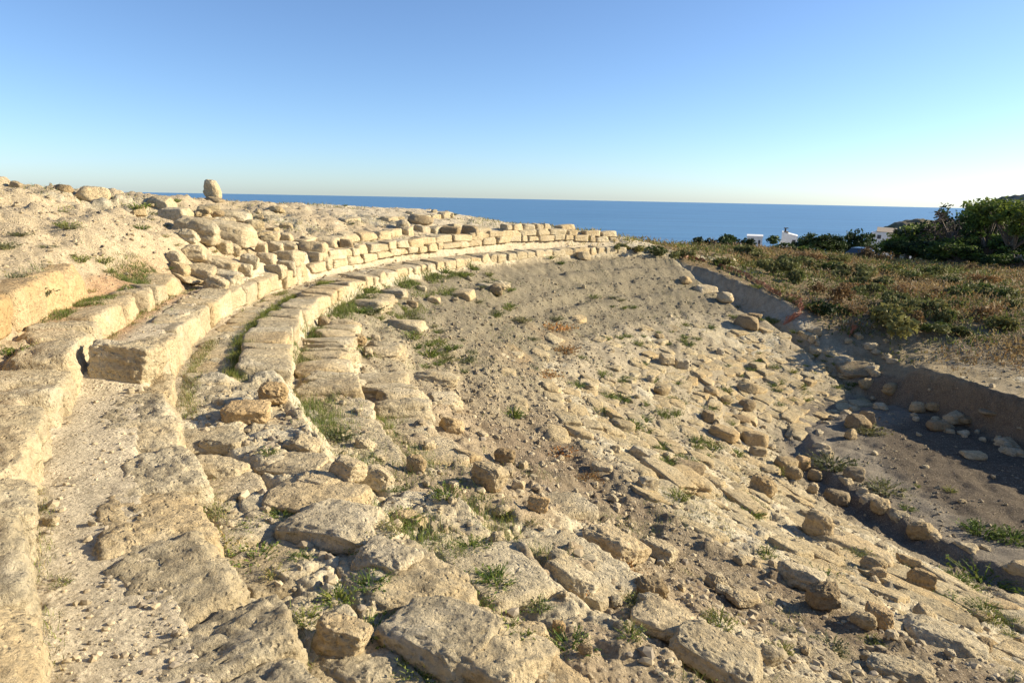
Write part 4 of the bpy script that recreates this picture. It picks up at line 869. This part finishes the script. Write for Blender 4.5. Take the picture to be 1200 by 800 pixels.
clump_stuff('low_grass', (xs, ys), rng.uniform(.06, .16, len(xs)), [OLIVE, YGREEN, GREYG], 9, 'thin low grass on the bare strip above the earth bank', .5)
xs, ys = field_pts(3800, lambda x, y: (polar(x, y)[0] > 17.6) & (polar(x, y)[1] < 128) & (np.hypot(x, y) < 60) & (x < 12), -4, 12, 27, 60)
clump_stuff('ridge_grass', (xs, ys), rng.uniform(.10, .28, len(xs)), [OLIVE, STRAW, YGREEN, OLIVE], 12, 'olive and straw grass along the ridge at the far end of the rim', .9)

def shrub_mesh(n, names, sz=.13, flat=.75, lob=5):
    cs = rng.normal(size=(lob, 3)) * [.55, .55, .2]; cs[:, 2] = np.abs(cs[:, 2]) + .28
    i = rng.integers(0, lob, n); o3 = rng.normal(size=(n, 3)); o3 /= np.linalg.norm(o3, axis=1)[:, None]; o3 *= (rng.uniform(.35, .55, lob)[i] * rng.random(n) ** .33)[:, None]
    c = cs[i] + o3 * [1, 1, flat]; c[:, 2] = np.maximum(c[:, 2], -.02)
    d1 = rng.normal(size=(n, 3)); d1 /= np.linalg.norm(d1, axis=1)[:, None]; d2 = np.cross(d1, rng.normal(size=(n, 3))); d2 /= np.linalg.norm(d2, axis=1)[:, None]
    s = (sz * rng.uniform(.5, 1.3, n))[:, None]
    v = np.stack([c - d1 * s, c + d2 * s * .5, c + d1 * s, c - d2 * s * .5], 1).reshape(-1, 3)
    return mesh_np('foliage', v, np.arange(n)[:, None] * 4 + np.arange(4)[None], False, np.repeat(pal(lob, names)[i] * rng.uniform(.7, 1.3, (n, 1)), 4, 0), mats=[M_PLANT])
DKG, MDG, BRG = (.030, .050, .018), (.055, .085, .025), (.12, .17, .035)
SHR = dict(olive=[shrub_mesh(700, [OLIVE, OLIVE, (.10, .13, .035)]) for _ in range(3)], dark=[shrub_mesh(800, [DKG, MDG]) for _ in range(3)], green=[shrub_mesh(800, [MDG, BRG]) for _ in range(3)], red=[shrub_mesh(600, [(.21, .13, .055), (.27, .18, .09), (.18, .115, .055)], .1) for _ in range(2)])
def tube(pts, rad, seg=6):
    pts = np.array(pts, float); v = []; f = []
    for i, q in enumerate(pts):
        t = pts[min(i + 1, len(pts) - 1)] - pts[max(i - 1, 0)]; t /= np.linalg.norm(t); u = np.cross(t, [.3, .9, .2]); u /= np.linalg.norm(u); w = np.cross(t, u)
        for k in range(seg): an = 6.2832 * k / seg; v.append(q + (u * math.cos(an) + w * math.sin(an)) * rad[i])
    for i in range(len(pts) - 1):
        for k in range(seg): f.append((i * seg + k, i * seg + (k + 1) % seg, (i + 1) * seg + (k + 1) % seg, (i + 1) * seg + k))
    return np.array(v), np.array(f)
mb, N, L, b = new_mat('bark'); g_ = N.new('ShaderNodeNewGeometry'); L.new(ramp(N, L, nz(N, L, g_.outputs['Position'], 9, 6), [(.3, (.07, .05, .035)), (.7, (.17, .135, .10))]), b.inputs['Base Color']); b.inputs['Roughness'].default_value = .95; M_BARK = mb
def joined(parts):
    V_ = []; F_ = []; n = 0
    for v, f in parts: V_.append(v); F_.append(f + n); n += len(v)
    return np.concatenate(V_), np.concatenate(F_)
def stem_mesh(h):
    ps = [tube([(0, 0, -.1), (U(-.1, .1), U(-.1, .1), h * .6)], [.05, .015], 5)]
    for _ in range(5): an = U(0, 6.28); ps.append(tube([(0, 0, 0), (math.cos(an) * .3, math.sin(an) * .3, h * .5), (math.cos(an) * .55, math.sin(an) * .55, h * .85)], [.03, .02, .006], 4))
    v, f = joined(ps); return mesh_np('stem', v, f, True, mats=[M_BARK])
STEMS = [stem_mesh(.8) for _ in range(3)]
def shrub(px, py, wpx, hpx, kind, label, group=None, name='shrub', dist=None):
    p, n, dep = pix(px, py)
    if p is None: return
    if dist:                                     # hidden foot: stand it on the land at this distance along the sight line
        q = Vector((p.x, p.y, 0)).normalized() * dist; p = Vector((q.x, q.y, gz_at(q.x, q.y))); dep = (p - Vector((0, 0, EYE))).dot(FWD)
    o = bpy.data.objects.new(name, None); C.objects.link(o); o.location = p; o.rotation_euler = (0, 0, U(0, 6)); s = wpx * dep / FPX / 2.0; o.scale = (s, s, (1.35 if group else 1.0) * hpx * dep / FPX / 1.05)
    o['label'] = label; o['category'] = 'shrub'
    if group: o['group'] = group
    link('foliage', random.choice(SHR[kind]), parent=o); link('stem', random.choice(STEMS), parent=o)
for t in [(836, 289, 34, 18, 'dark', 'rounded dark bush on the ridge, left of the dark clipped one'), (862, 290, 40, 16, 'dark', 'wide dark bush on the ridge beside the left white house'), (930, 296, 34, 12, 'green', 'bright low bush before the white gabled house'), (945, 291, 22, 12, 'green', 'small bush right of the bright low one'), (986, 296, 26, 13, 'green', 'bright bush to the left of the parked car')]:
    shrub(*t)
for i, (px, py, w, h, kd) in enumerate([(770, 300, 30, 10, 'olive'), (800, 303, 26, 9, 'olive'), (745, 297, 24, 8, 'olive'), (726, 292, 16, 6, 'olive'), (845, 312, 30, 10, 'olive'), (885, 305, 34, 10, 'olive'), (930, 312, 36, 11, 'olive'), (935, 332, 30, 16, 'olive'), (960, 318, 34, 12, 'olive'), (983, 310, 34, 10, 'olive'), (1010, 318, 28, 9, 'olive'), (1045, 322, 36, 9, 'olive'), (1075, 330, 40, 12, 'olive'), (1110, 335, 36, 11, 'olive'), (1140, 345, 40, 13, 'olive'), (1165, 350, 34, 13, 'olive'), (1045, 358, 36, 14, 'olive'), (1070, 362, 30, 12, 'olive'), (1020, 345, 30, 11, 'olive'), (1120, 362, 30, 10, 'olive'), (1185, 362, 26, 12, 'olive'), (1088, 388, 40, 11, 'olive'), (1125, 392, 34, 10, 'olive'), (1000, 368, 22, 10, 'red'), (985, 355, 36, 20, 'red'), (1000, 340, 30, 10, 'red'), (1050, 342, 36, 10, 'red'), (1095, 350, 32, 10, 'red'), (958, 345, 22, 12, 'red'), (1140, 320, 24, 9, 'red')]):
    shrub(px, py, w, h, kd, {'olive': 'olive shrub in the field, ', 'red': 'rust brown shrub in the field, '}[kd] + where(pix(px, py)[0]), {'olive': 'olive shrubs in the field', 'red': 'rust brown shrubs in the field'}[kd])
for n_, (px, py) in enumerate([(905, 322), (948, 308), (1005, 330), (1030, 338), (1060, 348), (1090, 368), (1110, 378), (1150, 372), (1175, 385), (1035, 372), (1070, 384), (1120, 350), (990, 322), (1150, 332), (920, 318), (870, 300), (1020, 308), (1090, 322)]):
    shrub(px, py, U(26, 44), U(11, 18), ('olive', 'red', 'olive')[n_ % 3], ('taller olive', 'taller rusty', 'broad olive')[n_ % 3] + ' shrub in the field, ' + where(pix(px, py)[0]), 'taller shrubs in the field')
shrub(1045, 386, 66, 32, 'olive', 'large shadowed shrub clump at the near edge of the field'); shrub(1034, 300, 24, 9, 'dark', 'dark bush hiding the rear of the parked car'); shrub(996, 299, 18, 7, 'olive', 'low bush before the front of the parked car'); shrub(975, 372, 40, 22, 'dark', 'dark shrub in the hollow right of the orange netting')
for px, py, w, h, lab in [(910, 342, 22, 10, 'low green plant on top of the cut earth wall, right'), (925, 352, 24, 10, 'green plant at the right end of the cut earth wall'), (886, 337, 18, 7, 'small green plant on the middle of the cut wall'), (905, 378, 20, 9, 'green plant right under the orange netting loop'), (943, 360, 26, 16, 'green plant behind the orange netting loop'), (865, 360, 10, 7, 'yellow plant at the foot of the cut wall by the pale boulder')]:
    p, n, dep = pix(px, py); s = w * dep / FPX / .36; link('weed_plant', random.choice(WEEDS['yellow']), p, label=lab, cat='plant', group='plants along the cut wall', scale=(s, s, s))

# ------------------------------------------------------------------ trees on the right
def crown_mesh(n, lobes, lsz, names, leaf=.11, hollow=.5):
    """leaf faces gathered in clumps spread over the lobes (cx,cy,cz,rx,rz)"""
    lb = np.array(lobes); area = lb[:, 3] * lb[:, 4]; nc = max(24, n // 42)
    li = rng.choice(len(lb), nc, p=area / area.sum()); u = rng.normal(size=(nc, 3)); u /= np.linalg.norm(u, axis=1)[:, None]; u *= (hollow + (1 - hollow) * rng.random(nc))[:, None]
    cc = lb[li, :3] + u * np.stack([lb[li, 3], lb[li, 3], lb[li, 4]], -1)
    i = rng.integers(0, nc, n); c = cc[i] + rng.normal(size=(n, 3)) * lsz * [1, 1, .7]
    d1 = rng.normal(size=(n, 3)); d1 /= np.linalg.norm(d1, axis=1)[:, None]; d2 = np.cross(d1, rng.normal(size=(n, 3))); d2 /= np.linalg.norm(d2, axis=1)[:, None]
    s = (leaf * rng.uniform(.6, 1.4, n))[:, None]
    v = np.stack([c - d1 * s, c + d2 * s * .55, c + d1 * s, c - d2 * s * .55], 1).reshape(-1, 3)
    return mesh_np('crown', v, np.arange(n)[:, None] * 4 + np.arange(4)[None], False, np.repeat(pal(nc, names, .3)[i] * rng.uniform(.8, 1.2, (n, 1)), 4, 0), mats=[M_PLANT])
def tree_parts(kind):
    if kind == 'round':
        lobes = [(U(-.9, .9), U(-.9, .9), U(1.2, 2.3), U(.6, .95), U(.5, .8)) for _ in range(8)]; nm = [DKG, MDG, MDG]; H = 3.0; n = 4200
    elif kind == 'bright':
        lobes = [(U(-1.0, 1.0), U(-1, 1), U(.9, 2.4), U(.5, .85), U(.4, .65)) for _ in range(9)]; nm = [MDG, BRG, BRG, DKG]; H = 3.0; n = 4200
    elif kind == 'cypress':
        lobes = [(U(-.12, .12), U(-.12, .12), .5 + .32 * k, .62 * (1 - k / 10.) + .08, .4) for k in range(9)]; nm = [DKG, DKG, MDG]; H = 3.4; n = 3000
    elif kind == 'pine':
        lobes = [(U(-1.5, 1.5), U(-1.3, 1.3), U(2.5, 2.9), U(.6, .9), U(.18, .3)) for _ in range(11)] + [(U(-.9, .9), U(-.8, .8), U(1.7, 2.3), .45, .22) for _ in range(4)]; nm = [BRG, BRG, MDG]; H = 3.2; n = 4800
    elif kind == 'bare':
        lobes = [(U(-.9, .9), U(-.9, .9), U(1.6, 2.6), .5, .5) for _ in range(6)]; nm = [(.09, .065, .06), (.12, .09, .075)]; H = 3.0; n = 500
    cr_ = crown_mesh(n, lobes, .13, nm, .085 if kind != 'bare' else .05)
    ps = []; tb = [tube([(0, 0, -.3), (U(-.08, .08), 0, .6), (U(-.15, .15), U(-.1, .1), 1.2), (U(-.2, .2), U(-.1, .1), 1.9)], [.16, .13, .10, .05], 7)]
    for l in lobes[:9]:
        z0 = U(.5, 1.2); tb.append(tube([(0, 0, z0), (l[0] * .5, l[1] * .5, (z0 + l[2]) * .5 + .1), (l[0], l[1], l[2] + .1)], [.075, .05, .012], 5))
    v, f = joined(tb); tr = mesh_np('trunk', v, f, True, mats=[M_BARK])
    br = None
    if kind == 'bare':
        for _ in range(60):
            l = lobes[int(rng.integers(6))]; a0 = np.array(l[:3]) * U(.6, 1); e = a0 + rng.normal(size=3) * [.4, .4, .25] + [0, 0, .35]; ps.append(tube([a0, (a0 + e) / 2 + rng.normal(size=3) * .06, e], [.022, .014, .005], 4))
        v, f = joined(ps); br = mesh_np('branch', v, f, True, mats=[M_BARK])
    return cr_, tr, br, H
TREES = {k: [tree_parts(k) for _ in range(m)] for k, m in (('round', 3), ('bright', 2), ('cypress', 2), ('pine', 2), ('bare', 1))}
def tree(px, base_y, top_y, wpx, kind, dist, label, i=0):
    d = (FWD + CX * ((px - 600) / FPX) + CY * ((400 - base_y) / FPX)); d.z = 0; q = d.normalized() * dist; z = gz_at(q.x, q.y); p = Vector((q.x, q.y, z)); dep = (p - Vector((0, 0, EYE))).dot(FWD)
    cr_, tr, br, H = TREES[kind][i % len(TREES[kind])]
    # height so that the crown reaches the photographed top
    zt = (.35 if px > 1050 else 0) + EYE + dep * ((FWD + CX * ((px - 600) / FPX) + CY * ((400 - top_y) / FPX)).z)
    o = bpy.data.objects.new({'round': 'broadleaf_tree', 'bright': 'broadleaf_tree', 'cypress': 'cypress_tree', 'pine': 'umbrella_pine', 'bare': 'bare_tree'}[kind], None); C.objects.link(o); o.location = p
    wid = {'round': 3.0, 'bright': 3.0, 'cypress': 1.4, 'pine': 4.2, 'bare': 2.6}[kind]
    s = 1.42 * wpx * dep / FPX / wid; o.scale = (s, s, max(.3, (zt - z) / H)); o.rotation_euler = (0, 0, U(0, 6))
    o['label'] = label; o['category'] = 'tree'; o['group'] = 'trees behind the field'
    link('crown', cr_, parent=o); link('trunk', tr, parent=o)
    if br is not None: link('branch', br, parent=o)
for t in [(960, 297, 270, 34, 'round', 80, 'dark tree right of the white gabled house, the left of three'), (978, 296, 271, 26, 'round', 82, 'dark tree in the middle of the three by the white gabled house'), (942, 292, 275, 22, 'round', 84, 'small dark tree hiding the foot of the white gabled house'),
          (1003, 294, 264, 36, 'round', 92, 'dark tree on the seaward slope above the parked car'), (1021, 294, 281, 30, 'round', 88, 'dark tree just behind the parked car'), (1052, 298, 273, 32, 'bright', 76, 'yellow green tree right of the parked car', 0), (1062, 303, 262, 46, 'bright', 72, 'broad yellow green tree with a dark foot beside the path', 1),
          (1083, 305, 258, 46, 'round', 78, 'dark tree standing below the tan headland'), (1099, 305, 246, 24, 'cypress', 80, 'pointed dark cypress left of the bare tree'), (1112, 308, 253, 50, 'bare', 70, 'bare grey brown tree without leaves'), (1090, 312, 280, 40, 'round', 68, 'dark bushy tree under the pointed cypress'), (1130, 312, 246, 46, 'round', 76, 'tall dark tree right of the bare tree'), (1148, 300, 243, 34, 'cypress', 84, 'dark spiky tree at the end of the sea horizon'), (1135, 314, 247, 26, 'cypress', 82, 'second spiky tree, left of the one at the horizon end'),
          (1150, 318, 262, 50, 'bright', 64, 'leafy green tree in front of the dark trees'), (1182, 322, 240, 80, 'pine', 60, 'bright umbrella pine at the right edge'), (1150, 318, 246, 56, 'pine', 66, 'smaller umbrella pine left of the bright one', 1), (1120, 318, 286, 50, 'bright', 62, 'low leafy tree at the field edge below the bare tree', 1), (1192, 326, 292, 44, 'bright', 58, 'low leafy tree below the bright umbrella pine'), (1172, 316, 256, 60, 'round', 70, 'dark tree behind the trunk of the bright umbrella pine'), (1204, 318, 244, 66, 'round', 72, 'dark tree cut by the right edge of the photo'), (1105, 316, 288, 44, 'round', 66, 'dark round tree at the edge of the shade, centre of the wood'), (1070, 306, 284, 40, 'round', 70, 'dark round tree between the yellow green tree and the wood'), (1230, 330, 250, 90, 'round', 66, 'dark tree just beyond the right edge')]:
    tree(*t)

# ------------------------------------------------------------------ headland, houses, car, netting
def headland():
    nx, ny = 420, 110; X = 140 + 480 * np.linspace(0, 1, nx) ** 1.6; Y = np.linspace(-110, 110, ny); x, y = np.meshgrid(X, Y)
    # crest seen from the theatre: low tan ridge, then the high rocky hill to the right
    prof = np.interp(X, [140, 150, 156, 162, 168, 180, 190, 198, 204, 210, 218, 236, 300, 620], [-60, -30, -15, -9.0, -6.8, -5.8, -6.2, -3.5, 2.2, 5.5, 8.5, 13, 22, 30])
    top = prof[None] + 2.2 * fbm(x * .05, y * .05, 901, 5) * np.clip((prof[None] + 60) / 50, 0, 1)
    z = -66 + (top + 66) * np.exp(-(np.abs(y / 62) ** 2.4)) + 3.2 * np.abs(fbm(x * .07, y * .07, 911, 5)) + 1.0 * fbm(x * .3, y * .3, 915, 3)
    v = np.stack([x, y + 290 + (x - 200) * -.10, z], -1).reshape(-1, 3)
    i = (np.arange(ny - 1)[:, None] * nx + np.arange(nx - 1)[None]).ravel(); f = np.stack([i, i + 1, i + nx + 1, i + nx], -1)
    n = (fbm(x * .06, y * .06, 921, 4) + .8 * fbm(x * .35, y * .35, 925, 3)).ravel()[:, None]
    w = np.clip(sstep(-.05, .2, n), 0, 1) * .85; col = np.array([(.30, .235, .16)]) * (1 - w) + np.array([(.075, .075, .04)]) * w
    me = mesh_np('headland', v, f, True, col, np.zeros(len(v)), [M_GROUND]); return link('headland', me, kind='structure')
headland()
def boxes(bs):
    V_ = []; F_ = []
    for (x0, y0, z0, x1, y1, z1) in bs:
        n = len(V_); V_ += [(x0, y0, z0), (x1, y0, z0), (x1, y1, z0), (x0, y1, z0), (x0, y0, z1), (x1, y0, z1), (x1, y1, z1), (x0, y1, z1)]
        F_ += [(n + a_, n + b_, n + c_, n + d_) for a_, b_, c_, d_ in ((3, 2, 1, 0), (4, 5, 6, 7), (0, 1, 5, 4), (1, 2, 6, 5), (2, 3, 7, 6), (3, 0, 4, 7))]
    return np.array(V_, float), np.array(F_)
def plain(name, c, r=.7):
    m, N, L, b = new_mat(name); g_ = N.new('ShaderNodeNewGeometry'); k = nz(N, L, g_.outputs['Position'], 2.5, 6)
    L.new(mixc(N, L, 1, c, ramp(N, L, k, [(.3, GREY(.85)), (.7, GREY(1.06))]), 'MULTIPLY'), b.inputs['Base Color']); b.inputs['Roughness'].default_value = r; return m
M_WHITE, M_DARK, M_TILE, M_GLASS = plain('white_render', (.78, .77, .74)), plain('dark_wood', (.06, .05, .045)), plain('roof_tile', (.34, .27, .19)), plain('window_glass', (.05, .07, .09), .15)
def house(px, dist, left, right, top, base_y, label, kind):
    """left/right/top given in photograph pixels at that distance"""
    k = dist / FPX; w = (right - left) * k
    d = FWD + CX * (((left + right) / 2 - 600) / FPX) + CY * ((400 - top) / FPX); d = d / d.y; y = dist * .985; x = d.x * y; zt = EYE + d.z * y; h = 4.6
    o = bpy.data.objects.new('white_house', None); C.objects.link(o); o.location = (x, y, zt - h); o.rotation_euler = (0, 0, -math.atan2(x, y)); o['label'] = label; o['category'] = 'house'
    def pt(nm, bs, mt, par=o): v, f = boxes(bs); return link(nm, mesh_np(nm, v, f, False, mats=[mt]), parent=par)
    a_ = w / 2
    if kind == 'flat':
        wl_ = pt('wall', [(-a_, 0, -4, a_ * .96, 6, h - .25)], M_WHITE); pt('roof', [(-a_ - .1, -.1, h - .25, a_ * .96 + .1, 6.1, h)], M_WHITE)
        f_ = pt('window', [(a_ * .45, -.06, h - 1.5, a_ * .7, .02, h - .7)], M_DARK); pt('pane', [(a_ * .49, -.07, h - 1.42, a_ * .66, -.062, h - .78)], M_GLASS, f_)
    elif kind == 'gable':
        v = [(-.15 * a_, 0, -4), (a_, 0, -4), (a_, 0, h - .7), (-.15 * a_, 0, h - .05)]; v += [(q[0], 5, q[2]) for q in v]
        F_ = [(0, 1, 2, 3), (7, 6, 5, 4), (0, 4, 5, 1), (1, 5, 6, 2), (2, 6, 7, 3), (3, 7, 4, 0)]
        link('wall', mesh_np('wall', np.array(v, float), np.array(F_), False, mats=[M_WHITE]), parent=o)
        # sweeping outer stair wall falling to the left
        n_ = 9; t = np.linspace(0, 1, n_); xs_ = -.152 * a_ - t * a_ * .85; zs_ = (h - 1.5) - 2.2 * (1 - (1 - t) ** 2.2)
        vv = []; 
        for q, zq in zip(xs_, zs_): vv += [(q, .3, -4), (q, .3, zq), (q, .8, zq), (q, .8, -4)]
        ff = [(i_ * 4 + j, i_ * 4 + (j + 1) % 4, i_ * 4 + 4 + (j + 1) % 4, i_ * 4 + 4 + j) for i_ in range(n_ - 1) for j in range(4)] + [(0, 3, 2, 1), ((n_ - 1) * 4, (n_ - 1) * 4 + 1, (n_ - 1) * 4 + 2, (n_ - 1) * 4 + 3)]
        link('stair_wall', mesh_np('stair_wall', np.array(vv, float), np.array(ff), False, mats=[M_WHITE]), parent=o)
        pt('roof', [(-.02 * a_, .3, h - .35, .30 * a_, 2, h + .05)], M_TILE); c_ = pt('chimney', [(.02 * a_, .4, h + .05, .14 * a_, 1.0, h + .55)], M_DARK); pt('cap', [(-.05 * a_, .3, h + .55, .28 * a_, 1.1, h + .68)], M_DARK, c_)
        f_ = pt('door', [(.62 * a_, -.05, h - 3.4, .86 * a_, .01, h - 1.4)], M_DARK); pt('pane', [(.66 * a_, -.06, h - 2.4, .82 * a_, -.052, h - 1.6)], M_GLASS, f_)
    else:
        wl_ = pt('wall', [(-a_, 0, -3, a_ * .3, 6, h - .9)], M_WHITE); pt('wing', [(a_ * .302, 1.5, -3, a_, 7, h - 1.1)], M_WHITE)
        v = [(-.6 * a_, .2, h - .896), (a_ * 1.05, .2, h - 1.05), (a_ * 1.05, 6.6, h - .2), (-.6 * a_, 6.6, h)]; v += [(q[0], q[1], q[2] + .18) for q in v]
        link('roof', mesh_np('roof', np.array(v, float), np.array([(3, 2, 1, 0), (4, 5, 6, 7), (0, 1, 5, 4), (1, 2, 6, 5), (2, 3, 7, 6), (3, 0, 4, 7)]), False, mats=[M_TILE]), parent=o)
        f_ = pt('window', [(-.5 * a_, -.06, h - 2.4, -.2 * a_, .02, h - 1.5)], M_DARK); pt('pane', [(-.46 * a_, -.07, h - 2.3, -.24 * a_, -.062, h - 1.6)], M_GLASS, f_)
house(885, 120, 876.5, 893.5, 276.5, 288, 'white flat roofed house against the sea, left of the gabled one', 'flat')
house(919, 125, 904, 934, 271.5, 288, 'white house with a sloping wall sweeping down on its left', 'gable')
house(1036, 165, 1024, 1049, 268, 280, 'white house with a tan roof under the headland', 'tile')
house(1071, 190, 1067, 1076, 266, 274, 'tiny white house between the trees below the headland', 'flat')

# parked car
q = FWD + CX * ((1012 - 600) / FPX) + CY * ((400 - 297) / FPX); q.z = 0; q = q.normalized() * 76; cp_ = Vector((q.x, q.y, gz_at(q.x, q.y) - .05))
car = bpy.data.objects.new('parked_car', None); C.objects.link(car); car.location = cp_; car.rotation_euler = (0, 0, R(58) - math.atan2(q.x, q.y)); car['label'] = 'dark blue parked car half hidden in the shade of the trees'; car['category'] = 'car'
def ring_body(secs):
    """cross-sections along x: (x, half width bottom, half width top, z bottom, z mid, z top)"""
    v = []; f = []
    for (x, wb, wt, zb, zm, zt) in secs: v += [(x, -wb * .92, zb), (x, -wb, zm), (x, -wt, zt), (x, wt, zt), (x, wb, zm), (x, wb * .92, zb)]
    for i in range(len(secs) - 1):
        for k in range(6): f.append((i * 6 + k, i * 6 + (k + 1) % 6, i * 6 + 6 + (k + 1) % 6, i * 6 + 6 + k))
    v = np.array(v, float); m = (len(secs) - 1) * 6
    f += [(0, 3, 2, 1), (0, 5, 4, 3), (m, m + 1, m + 2, m + 3), (m, m + 3, m + 4, m + 5)]; return v, np.array(f)
M_PAINT = plain('car_paint', (.02, .028, .06), .25); M_TYRE = plain('rubber', (.02, .02, .02), .9); M_RIM = plain('rim_metal', (.4, .4, .42), .35); M_LAMP = plain('lamp_glass', (.5, .5, .5), .15)
v, f = ring_body([(-2.05, .7, .62, .35, .62, .82), (-1.9, .84, .74, .25, .62, .94), (-1.1, .86, .78, .22, .62, .96), (.75, .86, .78, .22, .62, .95), (1.5, .85, .72, .24, .6, .86), (1.95, .74, .6, .32, .55, .72)])
bd = link('body', mesh_np('body', v, f, False, mats=[M_PAINT]), parent=car)
v, f = ring_body([(-1.75, .74, .66, .93, 1.0, 1.02), (-1.25, .76, .58, .94, 1.2, 1.42), (-.2, .76, .6, .94, 1.2, 1.48), (.25, .76, .56, .94, 1.2, 1.42), (1.0, .76, .68, .92, .95, .97)])
link('cabin', mesh_np('cabin', v, f, False, mats=[M_GLASS]), parent=car)
v, f = ring_body([(-1.24, .56, .5, 1.43, 1.45, 1.46), (-.2, .58, .52, 1.485, 1.50, 1.51), (.24, .55, .5, 1.43, 1.45, 1.46)]); link('roof', mesh_np('roof', v, f, False, mats=[M_PAINT]), parent=car)
for sx in (-1.25, 1.2):
    for sy in (-.8, .8):
        v, f = tube([(sx, sy - .1, .31), (sx, sy + .1, .31)], [.31, .31], 16); f = np.r_[f, [[0, 0, 0, 0]]][:-1]
        wh = bpy.data.objects.new('wheel', None); C.objects.link(wh); wh.parent = car; link('tyre', mesh_np('tyre', v, f, True, mats=[M_TYRE]), parent=wh)
        yo = sy + .101 * (1 if sy > 0 else -1); a_ = np.arange(16) * 2 * math.pi / 16; rv = np.r_[np.c_[sx + .30 * np.cos(a_), np.full(16, yo), .31 + .30 * np.sin(a_)], [[sx, yo + (.03 if sy > 0 else -.03), .31]]]; rf = np.stack([np.arange(16), (np.arange(16) + 1) % 16, np.full(16, 16)], -1)
        link('rim', mesh_np('rim', rv, rf, False, mats=[M_RIM]), parent=wh)
for sy in (-.6, .6):
    v, f = boxes([(1.80, sy - .14, .56, 1.93, sy + .14, .70)]); link('headlight', mesh_np('headlight', v, f, False, mats=[M_LAMP]), parent=car)

# orange safety netting, collapsed along the top of the cut wall
M_NET = plain('orange_plastic', (.38, .145, .075), .6)
def netting(pts, hgt, label, lean=.5):
    P_ = []
    for a_, b_ in zip(pts[:-1], pts[1:]):
        for t in np.linspace(0, 1, 7)[:-1]: q = pix(a_[0] + (b_[0] - a_[0]) * t, a_[1] + (b_[1] - a_[1]) * t)[0]; P_.append((q.x, q.y, q.z))
    P_ = np.array(P_); n = len(P_); tb = []
    P_[:, 0] += .05 * np.array([nzs(i, 1, 31, .7) for i in range(n)]) * 2
    off = np.stack([rng.normal(0, .05, n) + lean * hgt * .5, rng.normal(0, .06, n), hgt * rng.uniform(.45, 1.0, n)], -1)
    rows_ = 5
    for j in range(rows_):
        tb.append(tube(P_ + off * (j / (rows_ - 1)) + np.array([0, 0, .03]), [.014] * n, 4))
    for i in range(0, n):
        tb.append(tube([P_[i] + [0, 0, .02], P_[i] + off[i] * .5 + [0, 0, .04], P_[i] + off[i] + [0, 0, .03]], [.012] * 3, 4))
    v, f = joined(tb); o = link('safety_netting', mesh_np('safety_netting', v, f, False, mats=[M_NET]), label=label, cat='netting', group='orange safety netting round the dig')
netting([(800, 301), (812, 304), (828, 308)], .12, 'short orange net strip lying on the grass ridge')
netting([(836, 309), (856, 318), (876, 326), (900, 340), (918, 350)], .16, 'long faded orange netting collapsed along the bare strip above the cut wall')
netting([(920, 350), (931, 356), (937, 363), (935, 372), (926, 377), (917, 382)], .30, 'bright orange netting looping round the end of the cut earth wall')
netting([(994, 396), (998, 391), (1001, 388)], .28, 'small orange netting scrap among the rocks right of the wall')

# tell apart, by their distance from the viewer, lesser things that still share a label
bpy.context.view_layer.update()
same = {}
for ob in C.objects:
    if ob.parent is None and ob.get('group') and ob.get('label'): same.setdefault((ob['group'], ob['label']), []).append(ob)
for (g_, l_), obs in same.items():
    if len(obs) > 1 and len(l_.split()) <= 14:
        obs.sort(key=lambda q: q.matrix_world.translation.length if q.type != 'EMPTY' else q.location.length); n_ = len(obs)
        names = ['nearer', 'farther'] if n_ == 2 else ['nearest'] + (['middle'] if n_ == 3 else ['second nearest', 'third nearest', 'fourth nearest', 'fifth nearest', 'sixth nearest'][:n_ - 2]) + ['farthest']
        for ob, w_ in zip(obs, names): ob['label'] = w_ + ' ' + l_
for k_, m_ in (('seat_row', 'thing'),):
    for ob in list(C.objects):
        if ob.name.startswith(k_) and ob.type == 'EMPTY' and not any(c.parent == ob for c in C.objects): bpy.data.objects.remove(ob)
